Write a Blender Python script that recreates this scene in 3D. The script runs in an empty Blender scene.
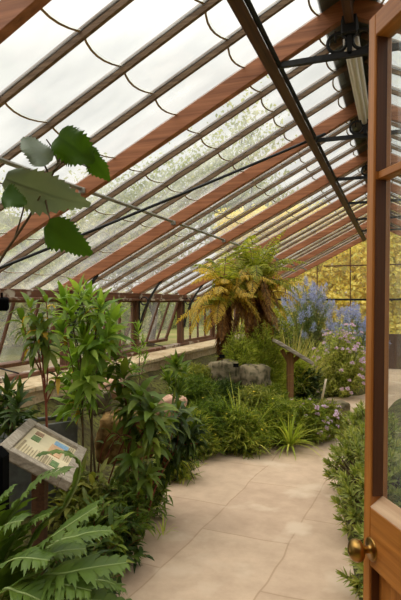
import bpy, math, random
from mathutils import Vector, Matrix, noise
V = Vector
rnd = random.Random(7)
sc = bpy.context.scene
C = sc.collection
PI = math.pi

# ------------------------------------------------------------------ camera
TH, F, CX, CY, H = 0.3576, 525.7, 200.5, 302.0, 1.6
cth, sth = math.cos(TH), math.sin(TH)
def W(px, py, d):
    """world point seen at that pixel, at depth d in front of the camera"""
    xc = (px - CX) / F * d
    return V((xc * cth - d * sth, xc * sth + d * cth, H - (py - CY) / F * d))
def G(px, py, z):
    """world point on the level z seen at that pixel (below the horizon)"""
    return W(px, py, (H - z) * F / (py - CY))
cam = bpy.data.cameras.new('camera'); co = bpy.data.objects.new('camera', cam); C.objects.link(co)
co.location = (0, 0, H); co.rotation_euler = (PI / 2 + 0.0038, 0, TH)
cam.sensor_fit = 'VERTICAL'; cam.sensor_height = 36; cam.lens = F / 600 * 36
cam.clip_start = 0.02; cam.clip_end = 400
sc.camera = co

# ------------------------------------------------------------------ materials
def hexc(r, g, b):
    f = lambda c: (c / 255 / 12.92) if c / 255 < 0.04045 else ((c / 255 + 0.055) / 1.055) ** 2.4
    return (f(r), f(g), f(b), 1)
class N:
    def __init__(s, name):
        s.m = bpy.data.materials.new(name); s.m.use_nodes = True
        s.t = s.m.node_tree; s.t.nodes.clear()
        s.out = s.n('ShaderNodeOutputMaterial')
    def n(s, typ, **kw):
        x = s.t.nodes.new(typ)
        for k, v in kw.items():
            if k.startswith('i_'):
                x.inputs[k[2:].replace('_', ' ')].default_value = v
            else: setattr(x, k, v)
        return x
    def l(s, a, b): s.t.links.new(a, b)
def ramp(N_, fac, stops):
    r = N_.n('ShaderNodeValToRGB')
    e = r.color_ramp.elements
    while len(e) < len(stops): e.new(0.5)
    for el, (p, c) in zip(e, stops): el.position = p; el.color = c
    N_.l(fac, r.inputs[0]); return r
def principled(N_, col=None, rough=0.6, metal=0.0, spec=0.5):
    p = N_.n('ShaderNodeBsdfPrincipled'); p.inputs['Roughness'].default_value = rough
    p.inputs['Metallic'].default_value = metal; p.inputs['Specular IOR Level'].default_value = spec
    if col is not None:
        if isinstance(col, tuple): p.inputs['Base Color'].default_value = col
        else: N_.l(col, p.inputs['Base Color'])
    return p
def coord(N_, scale=(1, 1, 1), kind='Object'):
    t = N_.n('ShaderNodeTexCoord'); m = N_.n('ShaderNodeMapping'); m.inputs['Scale'].default_value = scale
    N_.l(t.outputs[kind], m.inputs[0]); return m.outputs[0]
def bump(N_, h, p, strength=0.3, dist=0.01):
    b = N_.n('ShaderNodeBump'); b.inputs['Strength'].default_value = strength; b.inputs['Distance'].default_value = dist
    N_.l(h, b.inputs['Height']); N_.l(b.outputs[0], p.inputs['Normal'])
def plain(name, col, rough=0.6, metal=0.0, var=0.25, sc_=20, spec=.5):
    m = N(name); nz = m.n('ShaderNodeTexNoise'); nz.inputs['Scale'].default_value = sc_; nz.inputs['Detail'].default_value = 4
    m.l(coord(m), nz.inputs['Vector'])
    a = tuple(c * (1 - var) for c in col[:3]) + (1,); b = tuple(min(1, c * (1 + var)) for c in col[:3]) + (1,)
    r = ramp(m, nz.outputs[0], [(0.3, a), (0.7, b)])
    p = principled(m, r.outputs[0], rough, metal, spec); bump(m, nz.outputs[0], p, 0.25, 0.004)
    m.l(p.outputs[0], m.out.inputs[0]); return m.m
def wood(name, dark, light, axis=0, rough=0.55, grain=30, flake=None, spec=0.4, flake_at=0.62):
    m = N(name); s = [grain, grain, grain]; s[axis] = 1.2
    nz = m.n('ShaderNodeTexNoise'); nz.inputs['Scale'].default_value = 1; nz.inputs['Detail'].default_value = 6; nz.inputs['Roughness'].default_value = 0.65
    m.l(coord(m, tuple(s)), nz.inputs['Vector'])
    r = ramp(m, nz.outputs[0], [(0.3, dark), (0.7, light)])
    col = r.outputs[0]
    if flake:
        n2 = m.n('ShaderNodeTexNoise'); n2.inputs['Scale'].default_value = 6; n2.inputs['Detail'].default_value = 5
        m.l(coord(m), n2.inputs['Vector'])
        k = ramp(m, n2.outputs[0], [(flake_at - 0.04, (0, 0, 0, 1)), (flake_at + 0.02, (1, 1, 1, 1))])
        mx = m.n('ShaderNodeMix', data_type='RGBA'); m.l(k.outputs[0], mx.inputs[0]); m.l(col, mx.inputs[6]); mx.inputs[7].default_value = flake
        col = mx.outputs[2]
    p = principled(m, col, rough, 0, spec); bump(m, nz.outputs[0], p, 0.25, 0.003)
    m.l(p.outputs[0], m.out.inputs[0]); return m.m
def glass(name, clear=0.72, dirt=0.2, gloss=0.08, tint=(0.95, 0.97, 0.95, 1), streak=(3, 3, 3), dcol=(0.85, 0.85, 0.8, 1)):
    m = N(name)
    tr = m.n('ShaderNodeBsdfTransparent'); tr.inputs[0].default_value = tint
    tl = m.n('ShaderNodeBsdfTranslucent'); tl.inputs[0].default_value = dcol
    gl = m.n('ShaderNodeBsdfGlossy'); gl.inputs['Roughness'].default_value = 0.03
    nz = m.n('ShaderNodeTexNoise'); nz.inputs['Scale'].default_value = 1; nz.inputs['Detail'].default_value = 5
    m.l(coord(m, streak), nz.inputs['Vector'])
    k = m.n('ShaderNodeMapRange'); k.inputs[1].default_value = 0.35; k.inputs[2].default_value = 0.75
    k.inputs[3].default_value = dirt * 0.5; k.inputs[4].default_value = dirt * 1.6
    m.l(nz.outputs[0], k.inputs[0])
    a = m.n('ShaderNodeMixShader'); m.l(k.outputs[0], a.inputs[0]); m.l(tr.outputs[0], a.inputs[1]); m.l(tl.outputs[0], a.inputs[2])
    lw = m.n('ShaderNodeLayerWeight'); pw = m.n('ShaderNodeMath', operation='POWER'); m.l(lw.outputs['Facing'], pw.inputs[0]); pw.inputs[1].default_value = 5
    lw.inputs[0].default_value = .5
    fr = m.n('ShaderNodeMath', operation='MULTIPLY_ADD'); m.l(pw.outputs[0], fr.inputs[0]); fr.inputs[1].default_value = .8; fr.inputs[2].default_value = gloss
    b = m.n('ShaderNodeMixShader'); m.l(fr.outputs[0], b.inputs[0]); m.l(a.outputs[0], b.inputs[1]); m.l(gl.outputs[0], b.inputs[2])
    m.l(b.outputs[0], m.out.inputs[0]); return m.m
def leafmat(name, stops, trans=0.35, rough=0.5, tcol=None, spec=0.35):
    """colour varies from leaf to leaf (each leaf is an island of the mesh)"""
    m = N(name); g = m.n('ShaderNodeNewGeometry')
    r = ramp(m, g.outputs['Random Per Island'], stops)
    p = principled(m, r.outputs[0], rough, 0, spec)
    t = m.n('ShaderNodeBsdfTranslucent')
    mul = m.n('ShaderNodeMix', data_type='RGBA', blend_type='MULTIPLY'); mul.inputs[0].default_value = 1
    m.l(r.outputs[0], mul.inputs[6]); mul.inputs[7].default_value = tcol or (1.5, 1.5, 0.7, 1)
    m.l(mul.outputs[2], t.inputs[0])
    x = m.n('ShaderNodeMixShader'); x.inputs[0].default_value = trans
    m.l(p.outputs[0], x.inputs[1]); m.l(t.outputs[0], x.inputs[2]); m.l(x.outputs[0], m.out.inputs[0])
    return m.m
def lm(name, a, b, c=None, **kw):
    st = [(0.0, hexc(*a)), (0.6 if c else 1.0, hexc(*b))]
    if c: st.append((1.0, hexc(*c)))
    return leafmat(name, st, **kw)

M = {}
M['rafter'] = wood('rafter timber', hexc(122, 72, 42), hexc(182, 118, 78), 0, 0.5, 40)
M['bar'] = wood('weathered bar timber', hexc(80, 58, 40), hexc(142, 116, 88), 0, 0.7, 60)
M['purlin'] = wood('dark purlin timber', hexc(58, 36, 24), hexc(108, 74, 52), 1, 0.6, 40)
M['eave'] = wood('peeling eave timber', hexc(74, 44, 28), hexc(124, 80, 54), 1, 0.6, 40, hexc(176, 164, 146), flake_at=0.6)
M['post'] = wood('post timber', hexc(70, 44, 28), hexc(118, 80, 52), 2, 0.6, 40)
M['door'] = wood('door timber', hexc(140, 80, 28), hexc(202, 132, 62), 2, 0.38, 34, spec=0.5)
M['doorrail'] = wood('door rail timber', hexc(140, 80, 28), hexc(202, 132, 62), 0, 0.38, 34, spec=0.5)
M['worn'] = wood('worn sun bleached door timber', hexc(160, 122, 88), hexc(206, 174, 140), 0, .6, 40)
M['reveal_shade'] = wood('painted reveal shade', hexc(74, 40, 20), hexc(104, 60, 32), 2, .5, 40)  # shade of the door reveals, painted as a darker wood
M['iron'] = plain('black iron', hexc(30, 30, 30), 0.55, 0.3)
M['steel'] = plain('grey steel bar', hexc(150, 148, 140), 0.5, 0.4)
M['brass'] = plain('brass', hexc(160, 124, 66), 0.3, 1.0, 0.12, 40)
M['roofglass'] = glass('roof glass', dirt=0.22, streak=(2.5, 5, 2.5))
M['wallglass'] = glass('wall glass', dirt=0.09, streak=(3, 3, 1.5))
M['doorglass'] = glass('door glass', dirt=0.10, streak=(3, 3, 1.0), tint=(0.9, 0.94, 0.92, 1))
M['lap'] = plain('lapped glass edge grime', hexc(150, 120, 70), 0.8)
M['white'] = plain('white enamel', hexc(215, 210, 198), 0.45, 0, 0.05)
M['black'] = plain('black plastic', hexc(7, 7, 7), 0.9, 0, 0.1, 20, .05)
M['grey'] = plain('grey zinc', hexc(104, 106, 104), 0.6, 0.3)
M['greywood'] = wood('silvered timber', hexc(120, 108, 92), hexc(180, 168, 150), 0, 0.75, 60)
M['signwood'] = wood('sign post timber', hexc(110, 72, 40), hexc(165, 120, 75), 2, 0.65, 50)
M['cane'] = plain('pale cane', hexc(215, 195, 165), 0.7, 0, 0.1)
M['stalk'] = plain('green stalk', hexc(96, 110, 48), 0.6)
M['redstalk'] = plain('reddish stalk', hexc(128, 66, 44), 0.6)
M['brownstalk'] = plain('brown stalk', hexc(92, 74, 48), 0.75)
M['bark'] = plain('bark', hexc(96, 82, 66), 0.85, 0, 0.35, 8)
M['palebark'] = plain('pale bark', hexc(150, 142, 128), 0.85, 0, 0.3, 8)
M['fibre'] = leafmat('shaggy trunk fibre', [(0, hexc(58, 36, 20)), (0.6, hexc(110, 70, 36)), (1, hexc(150, 104, 56))], 0.1, 0.8)

# stone path: irregular flags with thin dark joints
m = N('path flagstones')
vec = coord(m)
rot = m.n('ShaderNodeMapping'); rot.inputs['Rotation'].default_value = (0, 0, 0.06); rot.inputs['Location'].default_value = (0.26, 0.34, 0)
m.l(vec, rot.inputs[0])
dz = m.n('ShaderNodeTexNoise'); dz.inputs['Scale'].default_value = 1.4; dz.inputs['Detail'].default_value = 2
m.l(vec, dz.inputs['Vector'])
ad = m.n('ShaderNodeMixRGB', blend_type='LINEAR_LIGHT'); ad.inputs[0].default_value = 0.05
m.l(rot.outputs[0], ad.inputs[1]); m.l(dz.outputs[1], ad.inputs[2])
sw = m.n('ShaderNodeSeparateXYZ'); m.l(ad.outputs[0], sw.inputs[0])
cm = m.n('ShaderNodeCombineXYZ'); m.l(sw.outputs[1], cm.inputs[0]); m.l(sw.outputs[0], cm.inputs[1])
br = m.n('ShaderNodeTexBrick'); br.offset = 0.42; br.squash = 1.0
br.inputs['Scale'].default_value = 1; br.inputs['Brick Width'].default_value = 1.05; br.inputs['Row Height'].default_value = 0.62
br.inputs['Mortar Size'].default_value = 0.007; br.inputs['Mortar Smooth'].default_value = 0.5; br.inputs['Bias'].default_value = 0.0
br.inputs['Color1'].default_value = hexc(197, 171, 145); br.inputs['Color2'].default_value = hexc(188, 161, 136); br.inputs['Mortar'].default_value = hexc(174, 147, 120)
m.l(cm.outputs[0], br.inputs['Vector'])
n1 = m.n('ShaderNodeTexNoise'); n1.inputs['Scale'].default_value = 5; n1.inputs['Detail'].default_value = 8; n1.inputs['Roughness'].default_value = 0.65
m.l(vec, n1.inputs['Vector'])
k1 = ramp(m, n1.outputs[0], [(0.3, (0.82, 0.80, 0.78, 1)), (0.7, (1.08, 1.08, 1.08, 1))])
mu = m.n('ShaderNodeMix', data_type='RGBA', blend_type='MULTIPLY'); mu.inputs[0].default_value = 1
m.l(br.outputs[0], mu.inputs[6]); m.l(k1.outputs[0], mu.inputs[7])
n3 = m.n('ShaderNodeTexNoise'); n3.inputs['Scale'].default_value = 2.2; n3.inputs['Detail'].default_value = 4; m.l(vec, n3.inputs['Vector'])
k3 = ramp(m, n3.outputs[0], [(0.56, (0, 0, 0, 1)), (0.66, (1, 1, 1, 1))])
mp = m.n('ShaderNodeMix', data_type='RGBA'); m.l(k3.outputs[0], mp.inputs[0]); m.l(mu.outputs[2], mp.inputs[6]); mp.inputs[7].default_value = hexc(204, 181, 156)
p = principled(m, mp.outputs[2], 0.8, 0, 0.3); bump(m, n1.outputs[0], p, 0.3, 0.006)
m.l(p.outputs[0], m.out.inputs[0]); M['path'] = m.m
def patchy(name, a, b, c, s1=3, s2=25, rough=0.9, bs=0.6):
    m = N(name); v = coord(m)
    n1 = m.n('ShaderNodeTexNoise'); n1.inputs['Scale'].default_value = s1; n1.inputs['Detail'].default_value = 5; m.l(v, n1.inputs['Vector'])
    n2 = m.n('ShaderNodeTexNoise'); n2.inputs['Scale'].default_value = s2; n2.inputs['Detail'].default_value = 6; m.l(v, n2.inputs['Vector'])
    r1 = ramp(m, n1.outputs[0], [(0.4, hexc(*a)), (0.6, hexc(*b))])
    r2 = ramp(m, n2.outputs[0], [(0.45, (0, 0, 0, 1)), (0.65, (1, 1, 1, 1))])
    mx = m.n('ShaderNodeMix', data_type='RGBA'); m.l(r2.outputs[0], mx.inputs[0]); m.l(r1.outputs[0], mx.inputs[6]); mx.inputs[7].default_value = hexc(*c)
    p = principled(m, mx.outputs[2], rough, 0, 0.2); bump(m, n2.outputs[0], p, bs, 0.02)
    m.l(p.outputs[0], m.out.inputs[0]); return m.m
M['soil'] = patchy('bed soil with moss', (72, 66, 34), (98, 98, 44), (50, 42, 26))
M['lawn'] = patchy('lawn', (92, 104, 40), (140, 126, 78), (110, 110, 54), 0.3, 12)
M['gravel'] = patchy('sandy path', (196, 176, 146), (180, 160, 128), (160, 140, 112), 1, 40)
M['ledge'] = patchy('pale ledge stone', (206, 186, 152), (190, 164, 128), (170, 146, 112), 4, 22, 0.85, 0.4)
M['rockgrey'] = patchy('grey rock', (138, 124, 98), (108, 98, 76), (76, 72, 50), 4, 16)
M['rockbrown'] = patchy('brown rock', (176, 140, 88), (140, 104, 60), (104, 80, 48), 5, 18)
M['rockpink'] = patchy('pinkish slab', (205, 165, 140), (186, 146, 122), (165, 128, 104), 4, 18)
M['render'] = patchy('pale rendered wall', (222, 218, 210), (210, 204, 194), (200, 196, 188), 1, 9)
M['oldtimber'] = wood('weathered fence timber', hexc(120, 100, 76), hexc(176, 156, 124), 2, 0.8, 30)
M['shade_wall_brick'] = patchy('brown brick', (92, 60, 42), (78, 50, 36), (66, 46, 36), 2, 14)  # for the added wall that shades the doorway
# leaves
M['l_mid'] = lm('mid green leaf', (70, 92, 30), (102, 124, 44), (136, 148, 62))
M['l_bright'] = lm('bright green leaf', (92, 124, 40), (130, 158, 58), (158, 178, 84), trans=0.4)
M['l_dark'] = lm('dark green leaf', (42, 60, 22), (64, 84, 30), (94, 110, 44), trans=0.25)
M['l_olive'] = lm('olive leaf', (104, 114, 46), (140, 144, 64), (170, 166, 84))
M['l_herb'] = lm('herb leaf', (92, 112, 34), (134, 148, 54), (176, 174, 78))
M['l_straw'] = lm('straw grass blade', (176, 164, 84), (204, 186, 108), (150, 156, 70))
M['l_grass'] = lm('grass blade', (132, 150, 50), (172, 182, 74), (200, 198, 100), trans=0.4)
M['l_pale'] = lm('pale yellow green leaf', (150, 162, 76), (184, 188, 102), (206, 200, 126), trans=.45)
M['l_yellow'] = lm('yellowed leaf', (190, 150, 50), (214, 172, 66), (170, 140, 50), trans=0.4)
M['l_fern'] = lm('fern leaflet', (116, 130, 40), (152, 156, 54), (178, 172, 74), trans=0.45)
M['l_fernold'] = lm('yellowing fern leaflet', (190, 160, 62), (212, 180, 84), (160, 152, 60), trans=0.45)
M['l_ferndead'] = lm('dead fern leaflet', (112, 74, 36), (150, 104, 54), (172, 130, 70), trans=0.25)
M['l_thistle'] = lm('large jagged leaf blade', (72, 96, 32), (96, 118, 44), trans=0.25)
M['l_rib'] = plain('pale leaf rib', hexc(126, 142, 78), 0.55, 0, 0.1)
M['l_vine'] = lm('vine leaf', (54, 84, 18), (70, 102, 22), trans=0.35)
M['l_vinegrey'] = lm('grey green vine leaf', (102, 114, 96), (118, 130, 110), trans=0.2)
M['l_succ'] = lm('succulent leaf', (112, 126, 58), (146, 154, 78), (176, 174, 98))
M['l_gold'] = lm('golden autumn leaf', (240, 220, 118), (246, 232, 136), (214, 214, 124), trans=0.45, tcol=(1.25, 1.25, .8, 1))
M['l_tree'] = lm('tree leaf', (120, 130, 84), (150, 156, 106), (172, 172, 122), trans=0.4)
M['l_blue'] = lm('blue grey leaf', (128, 144, 92), (158, 168, 112))
M['f_pink'] = lm('pink petal', (222, 186, 212), (238, 212, 228), (246, 232, 240), trans=0.3, tcol=(1, 1, 1, 1))
M['f_blue'] = lm('blue petal', (158, 164, 206), (184, 190, 222), (206, 210, 232), trans=0.3, tcol=(1, 1, 1, 1))
M['f_yellow'] = lm('yellow petal', (226, 196, 40), (240, 214, 70), trans=0.3, tcol=(1, 1, 1, 1))

# ------------------------------------------------------------------ mesh helpers
class MB:
    def __init__(s): s.v = []; s.f = []; s.m = []; s.sm = []
    def add(s, vs, fs, mat=0, smooth=False):
        o = len(s.v); s.v.extend([tuple(x) for x in vs])
        for f in fs: s.f.append(tuple(i + o for i in f)); s.m.append(mat); s.sm.append(smooth)
    def box(s, c, sz, R=None, mat=0, bev=0.0):
        x, y, z = [k / 2 for k in sz]; c = V(c)
        R = R or Matrix.Identity(3)
        if bev <= 0:
            vs = [V((a * x, b * y, d * z)) for a in (-1, 1) for b in (-1, 1) for d in (-1, 1)]
            fs = [(0, 1, 3, 2), (4, 6, 7, 5), (0, 4, 5, 1), (2, 3, 7, 6), (0, 2, 6, 4), (1, 5, 7, 3)]
        else:
            b = min(bev, x * .9, y * .9, z * .9); vs = []; idx = {}
            for sx in (-1, 1):
                for sy in (-1, 1):
                    for sz_ in (-1, 1):
                        for ax in range(3):
                            q = [sx * (x - b), sy * (y - b), sz_ * (z - b)]
                            q[ax] = (sx * x, sy * y, sz_ * z)[ax]
                            idx[(sx, sy, sz_, ax)] = len(vs); vs.append(V(q))
            fs = []
            for ax in range(3):
                o1, o2 = [k for k in range(3) if k != ax]
                for sg in (-1, 1):
                    def kk(a, b_):
                        t = [0, 0, 0]; t[ax] = sg; t[o1] = a; t[o2] = b_; return idx[tuple(t) + (ax,)]
                    fs.append((kk(-1, -1), kk(1, -1), kk(1, 1), kk(-1, 1)))
            for ax in range(3):
                o1, o2 = [k for k in range(3) if k != ax]
                for a in (-1, 1):
                    for b_ in (-1, 1):
                        def k2(sg, face):
                            t = [0, 0, 0]; t[ax] = sg; t[o1] = a; t[o2] = b_; return idx[tuple(t) + (face,)]
                        fs.append((k2(-1, o1), k2(1, o1), k2(1, o2), k2(-1, o2)))
            for sx in (-1, 1):
                for sy in (-1, 1):
                    for sz_ in (-1, 1): fs.append(tuple(idx[(sx, sy, sz_, a)] for a in range(3)))
        s.add([R @ v + c for v in vs], fs, mat)
    def beam(s, a, b, w, h, up=V((0, 0, 1)), mat=0, bev=0.0):
        a = V(a); b = V(b); d = (b - a); L = d.length; d.normalize()
        sd = d.cross(up).normalized(); u = sd.cross(d)
        R = Matrix((d, sd, u)).transposed()
        s.box((a + b) / 2, (L, w, h), R, mat, bev)
    def tube(s, pts, rad, n=6, mat=0, cap=True):
        pts = [V(p) for p in pts]; k = len(pts)
        if not isinstance(rad, (list, tuple)): rad = [rad] * k
        vs = []; prev = None
        for i, p in enumerate(pts):
            d = (pts[min(i + 1, k - 1)] - pts[max(i - 1, 0)])
            if d.length < 1e-9: d = V((0, 0, 1))
            d.normalize()
            if prev is None:
                a = d.cross(V((0, 0, 1)))
                if a.length < .05: a = d.cross(V((1, 0, 0)))
            else: a = prev - d * prev.dot(d)
            a.normalize(); prev = a; b = d.cross(a)
            for j in range(n):
                t = 2 * PI * j / n; vs.append(p + (a * math.cos(t) + b * math.sin(t)) * rad[i])
        fs = [(i * n + j, i * n + (j + 1) % n, (i + 1) * n + (j + 1) % n, (i + 1) * n + j) for i in range(k - 1) for j in range(n)]
        if cap: fs += [tuple(range(n))[::-1], tuple((k - 1) * n + j for j in range(n))]
        s.add(vs, fs, mat, True)
    def leaf(s, p, d, nrm, L, Wd, droop=0.4, fold=0.25, n=4, prof='lance', mat=0):
        d = V(d).normalized(); sd = d.cross(nrm)
        if sd.length < .05: sd = d.cross(V((.3, .8, .5)))
        sd.normalize(); p = V(p); vs = []; st = L / n
        for i in range(n + 1):
            t = i / n
            if prof == 'lance': w = math.sin(PI * min(1, (t * .92 + .08)) ** .8) if t < 1 else 0.0
            elif prof == 'ovate': w = math.sin(PI * (t * .93 + .07) ** .6) if t < 1 else 0
            else: w = (1 - t) ** .6 if t > .1 else .7
            w *= Wd / 2; nn = sd.cross(d)
            vs += [p - sd * w + nn * fold * w, p.copy(), p + sd * w + nn * fold * w]
            p = p + d * st; d = (d + V((0, 0, -droop / n))).normalized()
        fs = []
        for i in range(n):
            a = i * 3; fs += [(a, a + 1, a + 4, a + 3), (a + 1, a + 2, a + 5, a + 4)]
        s.add(vs, fs, mat, True)
    def leaf2(s, p, d, nrm, L, Wd, mat=0, bend=0.15):
        """small leaf: bent kite"""
        d = V(d).normalized(); sd = d.cross(nrm)
        if sd.length < .05: sd = d.cross(V((.3, .8, .5)))
        sd.normalize(); p = V(p); nn = sd.cross(d); m_ = p + d * L * .45
        s.add([p, m_ - sd * Wd / 2 + nn * L * .05, p + d * L + V((0, 0, -bend * L)), m_ + sd * Wd / 2 + nn * L * .05, m_ - nn * L * .03], [(0, 1, 4), (1, 2, 4), (2, 3, 4), (3, 0, 4)], mat)
    def lathe(s, prof, n=24, Mx=None, mat=0):
        Mx = Mx or Matrix.Identity(4); vs = []; k = len(prof)
        for r, z in prof:
            for j in range(n):
                t = 2 * PI * j / n; vs.append(Mx @ V((r * math.cos(t), r * math.sin(t), z)))
        fs = [(i * n + j, i * n + (j + 1) % n, (i + 1) * n + (j + 1) % n, (i + 1) * n + j) for i in range(k - 1) for j in range(n)]
        fs += [tuple(range(n))[::-1], tuple((k - 1) * n + j for j in range(n))]
        s.add(vs, fs, mat, True)
    def build(s, name, mats, parent=None, origin=None):
        me = bpy.data.meshes.new(name)
        o_ = V(origin) if origin is not None else V((0, 0, 0))
        vs = [(x - o_.x, y - o_.y, z - o_.z) for x, y, z in s.v] if origin is not None else s.v
        me.from_pydata(vs, [], s.f)
        if not isinstance(mats, (list, tuple)): mats = [mats]
        for k in mats: me.materials.append(k)
        me.polygons.foreach_set('material_index', s.m); me.polygons.foreach_set('use_smooth', s.sm)
        me.update()
        o = bpy.data.objects.new(name, me); C.objects.link(o)
        if parent is not None: o.parent = parent
        if origin is not None: o.location = o_
        return o
def tag(o, label=None, cat=None, group=None, kind=None):
    if label: o['label'] = label
    if cat: o['category'] = cat
    if group: o['group'] = group
    if kind: o['kind'] = kind
    return o
def empty(name, loc=(0, 0, 0)):
    o = bpy.data.objects.new(name, None); C.objects.link(o); o.location = loc; o.empty_display_size = .1; return o
def struct(o): o['kind'] = 'structure'; return o
def rv(s=1.0): return V((rnd.uniform(-s, s), rnd.uniform(-s, s), rnd.uniform(-s, s)))
def rdir():
    while True:
        v = rv()
        if .05 < v.length < 1: return v.normalized()
def bez(a, b, c, n=8):
    a, b, c = V(a), V(b), V(c)
    return [a * (1 - t) ** 2 + b * 2 * t * (1 - t) + c * t * t for t in [i / n for i in range(n + 1)]]
def spline(pts, n=6):
    pts = [V(p) for p in pts]; out = []
    for i in range(len(pts) - 1):
        p0 = pts[max(i - 1, 0)]; p1 = pts[i]; p2 = pts[i + 1]; p3 = pts[min(i + 2, len(pts) - 1)]
        for k in range(n):
            t = k / n
            out.append(.5 * ((2 * p1) + (p2 - p0) * t + (2 * p0 - 5 * p1 + 4 * p2 - p3) * t * t + (3 * p1 - p0 - 3 * p2 + p3) * t ** 3))
    out.append(pts[-1]); return out

# ------------------------------------------------------------------ greenhouse shell
XL, XR, XRDG = -3.5, 2.96, -0.27
ZE, SL = 1.746, math.tan(0.4776)
Y1, DY = 3.34, 1.68
YR = [1.75] + [Y1 + DY * k for k in range(0, 7)]           # 1.66 .. 13.42
YF, YB = 0.62, YR[-1]
def zr(X): return ZE + (X - XL) * SL if X <= XRDG else ZE + (XR - X) * SL
ZR = zr(XRDG)
nL = V((-SL, 0, 1)).normalized(); nR = V((SL, 0, 1)).normalized()

# bed outlines
LE = [(0.62, -1.15), (2.5, -1.42), (3.48, -1.75), (4.4, -1.93), (5.2, -2.15), (5.45, -1.98), (5.75, -1.5), (6.2, -.78), (7.2, -.92), (8.2, -1.2), (9.1, -1.05), (9.45, -.5), (13.4, -.45)]
RE = [(0.62, 0.75), (1.9, .45), (2.4, -.02), (2.9, -.2), (5.1, -.55), (6.3, -.42), (9, -.05), (9.5, .3), (13.4, .3)]
def lerp(tab, y):
    if y <= tab[0][0]: return tab[0][1]
    for (a, b), (c, d) in zip(tab, tab[1:]):
        if y <= c: return b + (d - b) * (y - a) / (c - a)
    return tab[-1][1]
def zbed(x, y):
    """height of the soil"""
    e = lerp(LE, y)
    if x < e:
        t = min(1, (e - x) / max(.3, (e + 3.02)))
        t2 = min(1, (e - x) / .12)
        return .07 * t2 + (.12 * t + .50 * t * t)
    e = lerp(RE, y)
    if x > e: return .07 * min(1, (x - e) / .12) + .12 * min(1, (x - e) / 2)
    return 0.0

mb = MB(); mb.box((-.27, 7.0, -.06), (6.36, 12.9, .12))
struct(mb.build('floor', M['path']))
def bed(name, tab, x_far, sgn):
    mb = MB(); ny, nx = 64, 14; vs = []
    for i in range(ny + 1):
        y = YF + .08 + (YB - YF - .16) * i / ny; e = lerp(tab, y)
        for j in range(nx + 1):
            t = (j / nx) ** 1.4; x = e + (x_far - e) * t
            z = zbed(x + sgn * 1e-4, y) if j else -.01
            if j > 1: z += .03 * noise.noise(V((x * 3, y * 3, 2)))
            vs.append((x, y, z))
    fs = [(i * (nx + 1) + j, i * (nx + 1) + j + 1, (i + 1) * (nx + 1) + j + 1, (i + 1) * (nx + 1) + j) for i in range(ny) for j in range(nx)]
    mb.add(vs, fs, 0, True); struct(mb.build(name, M['soil']))
bed('planting_bed_left', LE, -3.04, -1); bed('planting_bed_right', RE, 2.5, 1)

# plinth walls with stone ledge
def plinth(name, x0, x1, lip0, lip1):
    mb = MB(); mb.box(((x0 + x1) / 2, (YF + YB) / 2, .40), (abs(x1 - x0), YB - YF, .8))
    o = struct(mb.build(name, M['ledge']))
    mb = MB(); y = YF + .02; r = random.Random(3)
    while y < YB - .05:
        L = min(r.uniform(.5, .8), YB - .02 - y); mb.box(((lip0 + lip1) / 2, y + L / 2, .825), (abs(lip1 - lip0), L - .008, .05), None, 0, .008); y += L
    mb.build('coping', M['ledge'], o); return o
wl = plinth('wall_left', XL - .1, -3.05, XL - .08, -3.0)
wr = plinth('wall_right', 2.5, XR + .1, 2.46, XR + .08)

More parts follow.
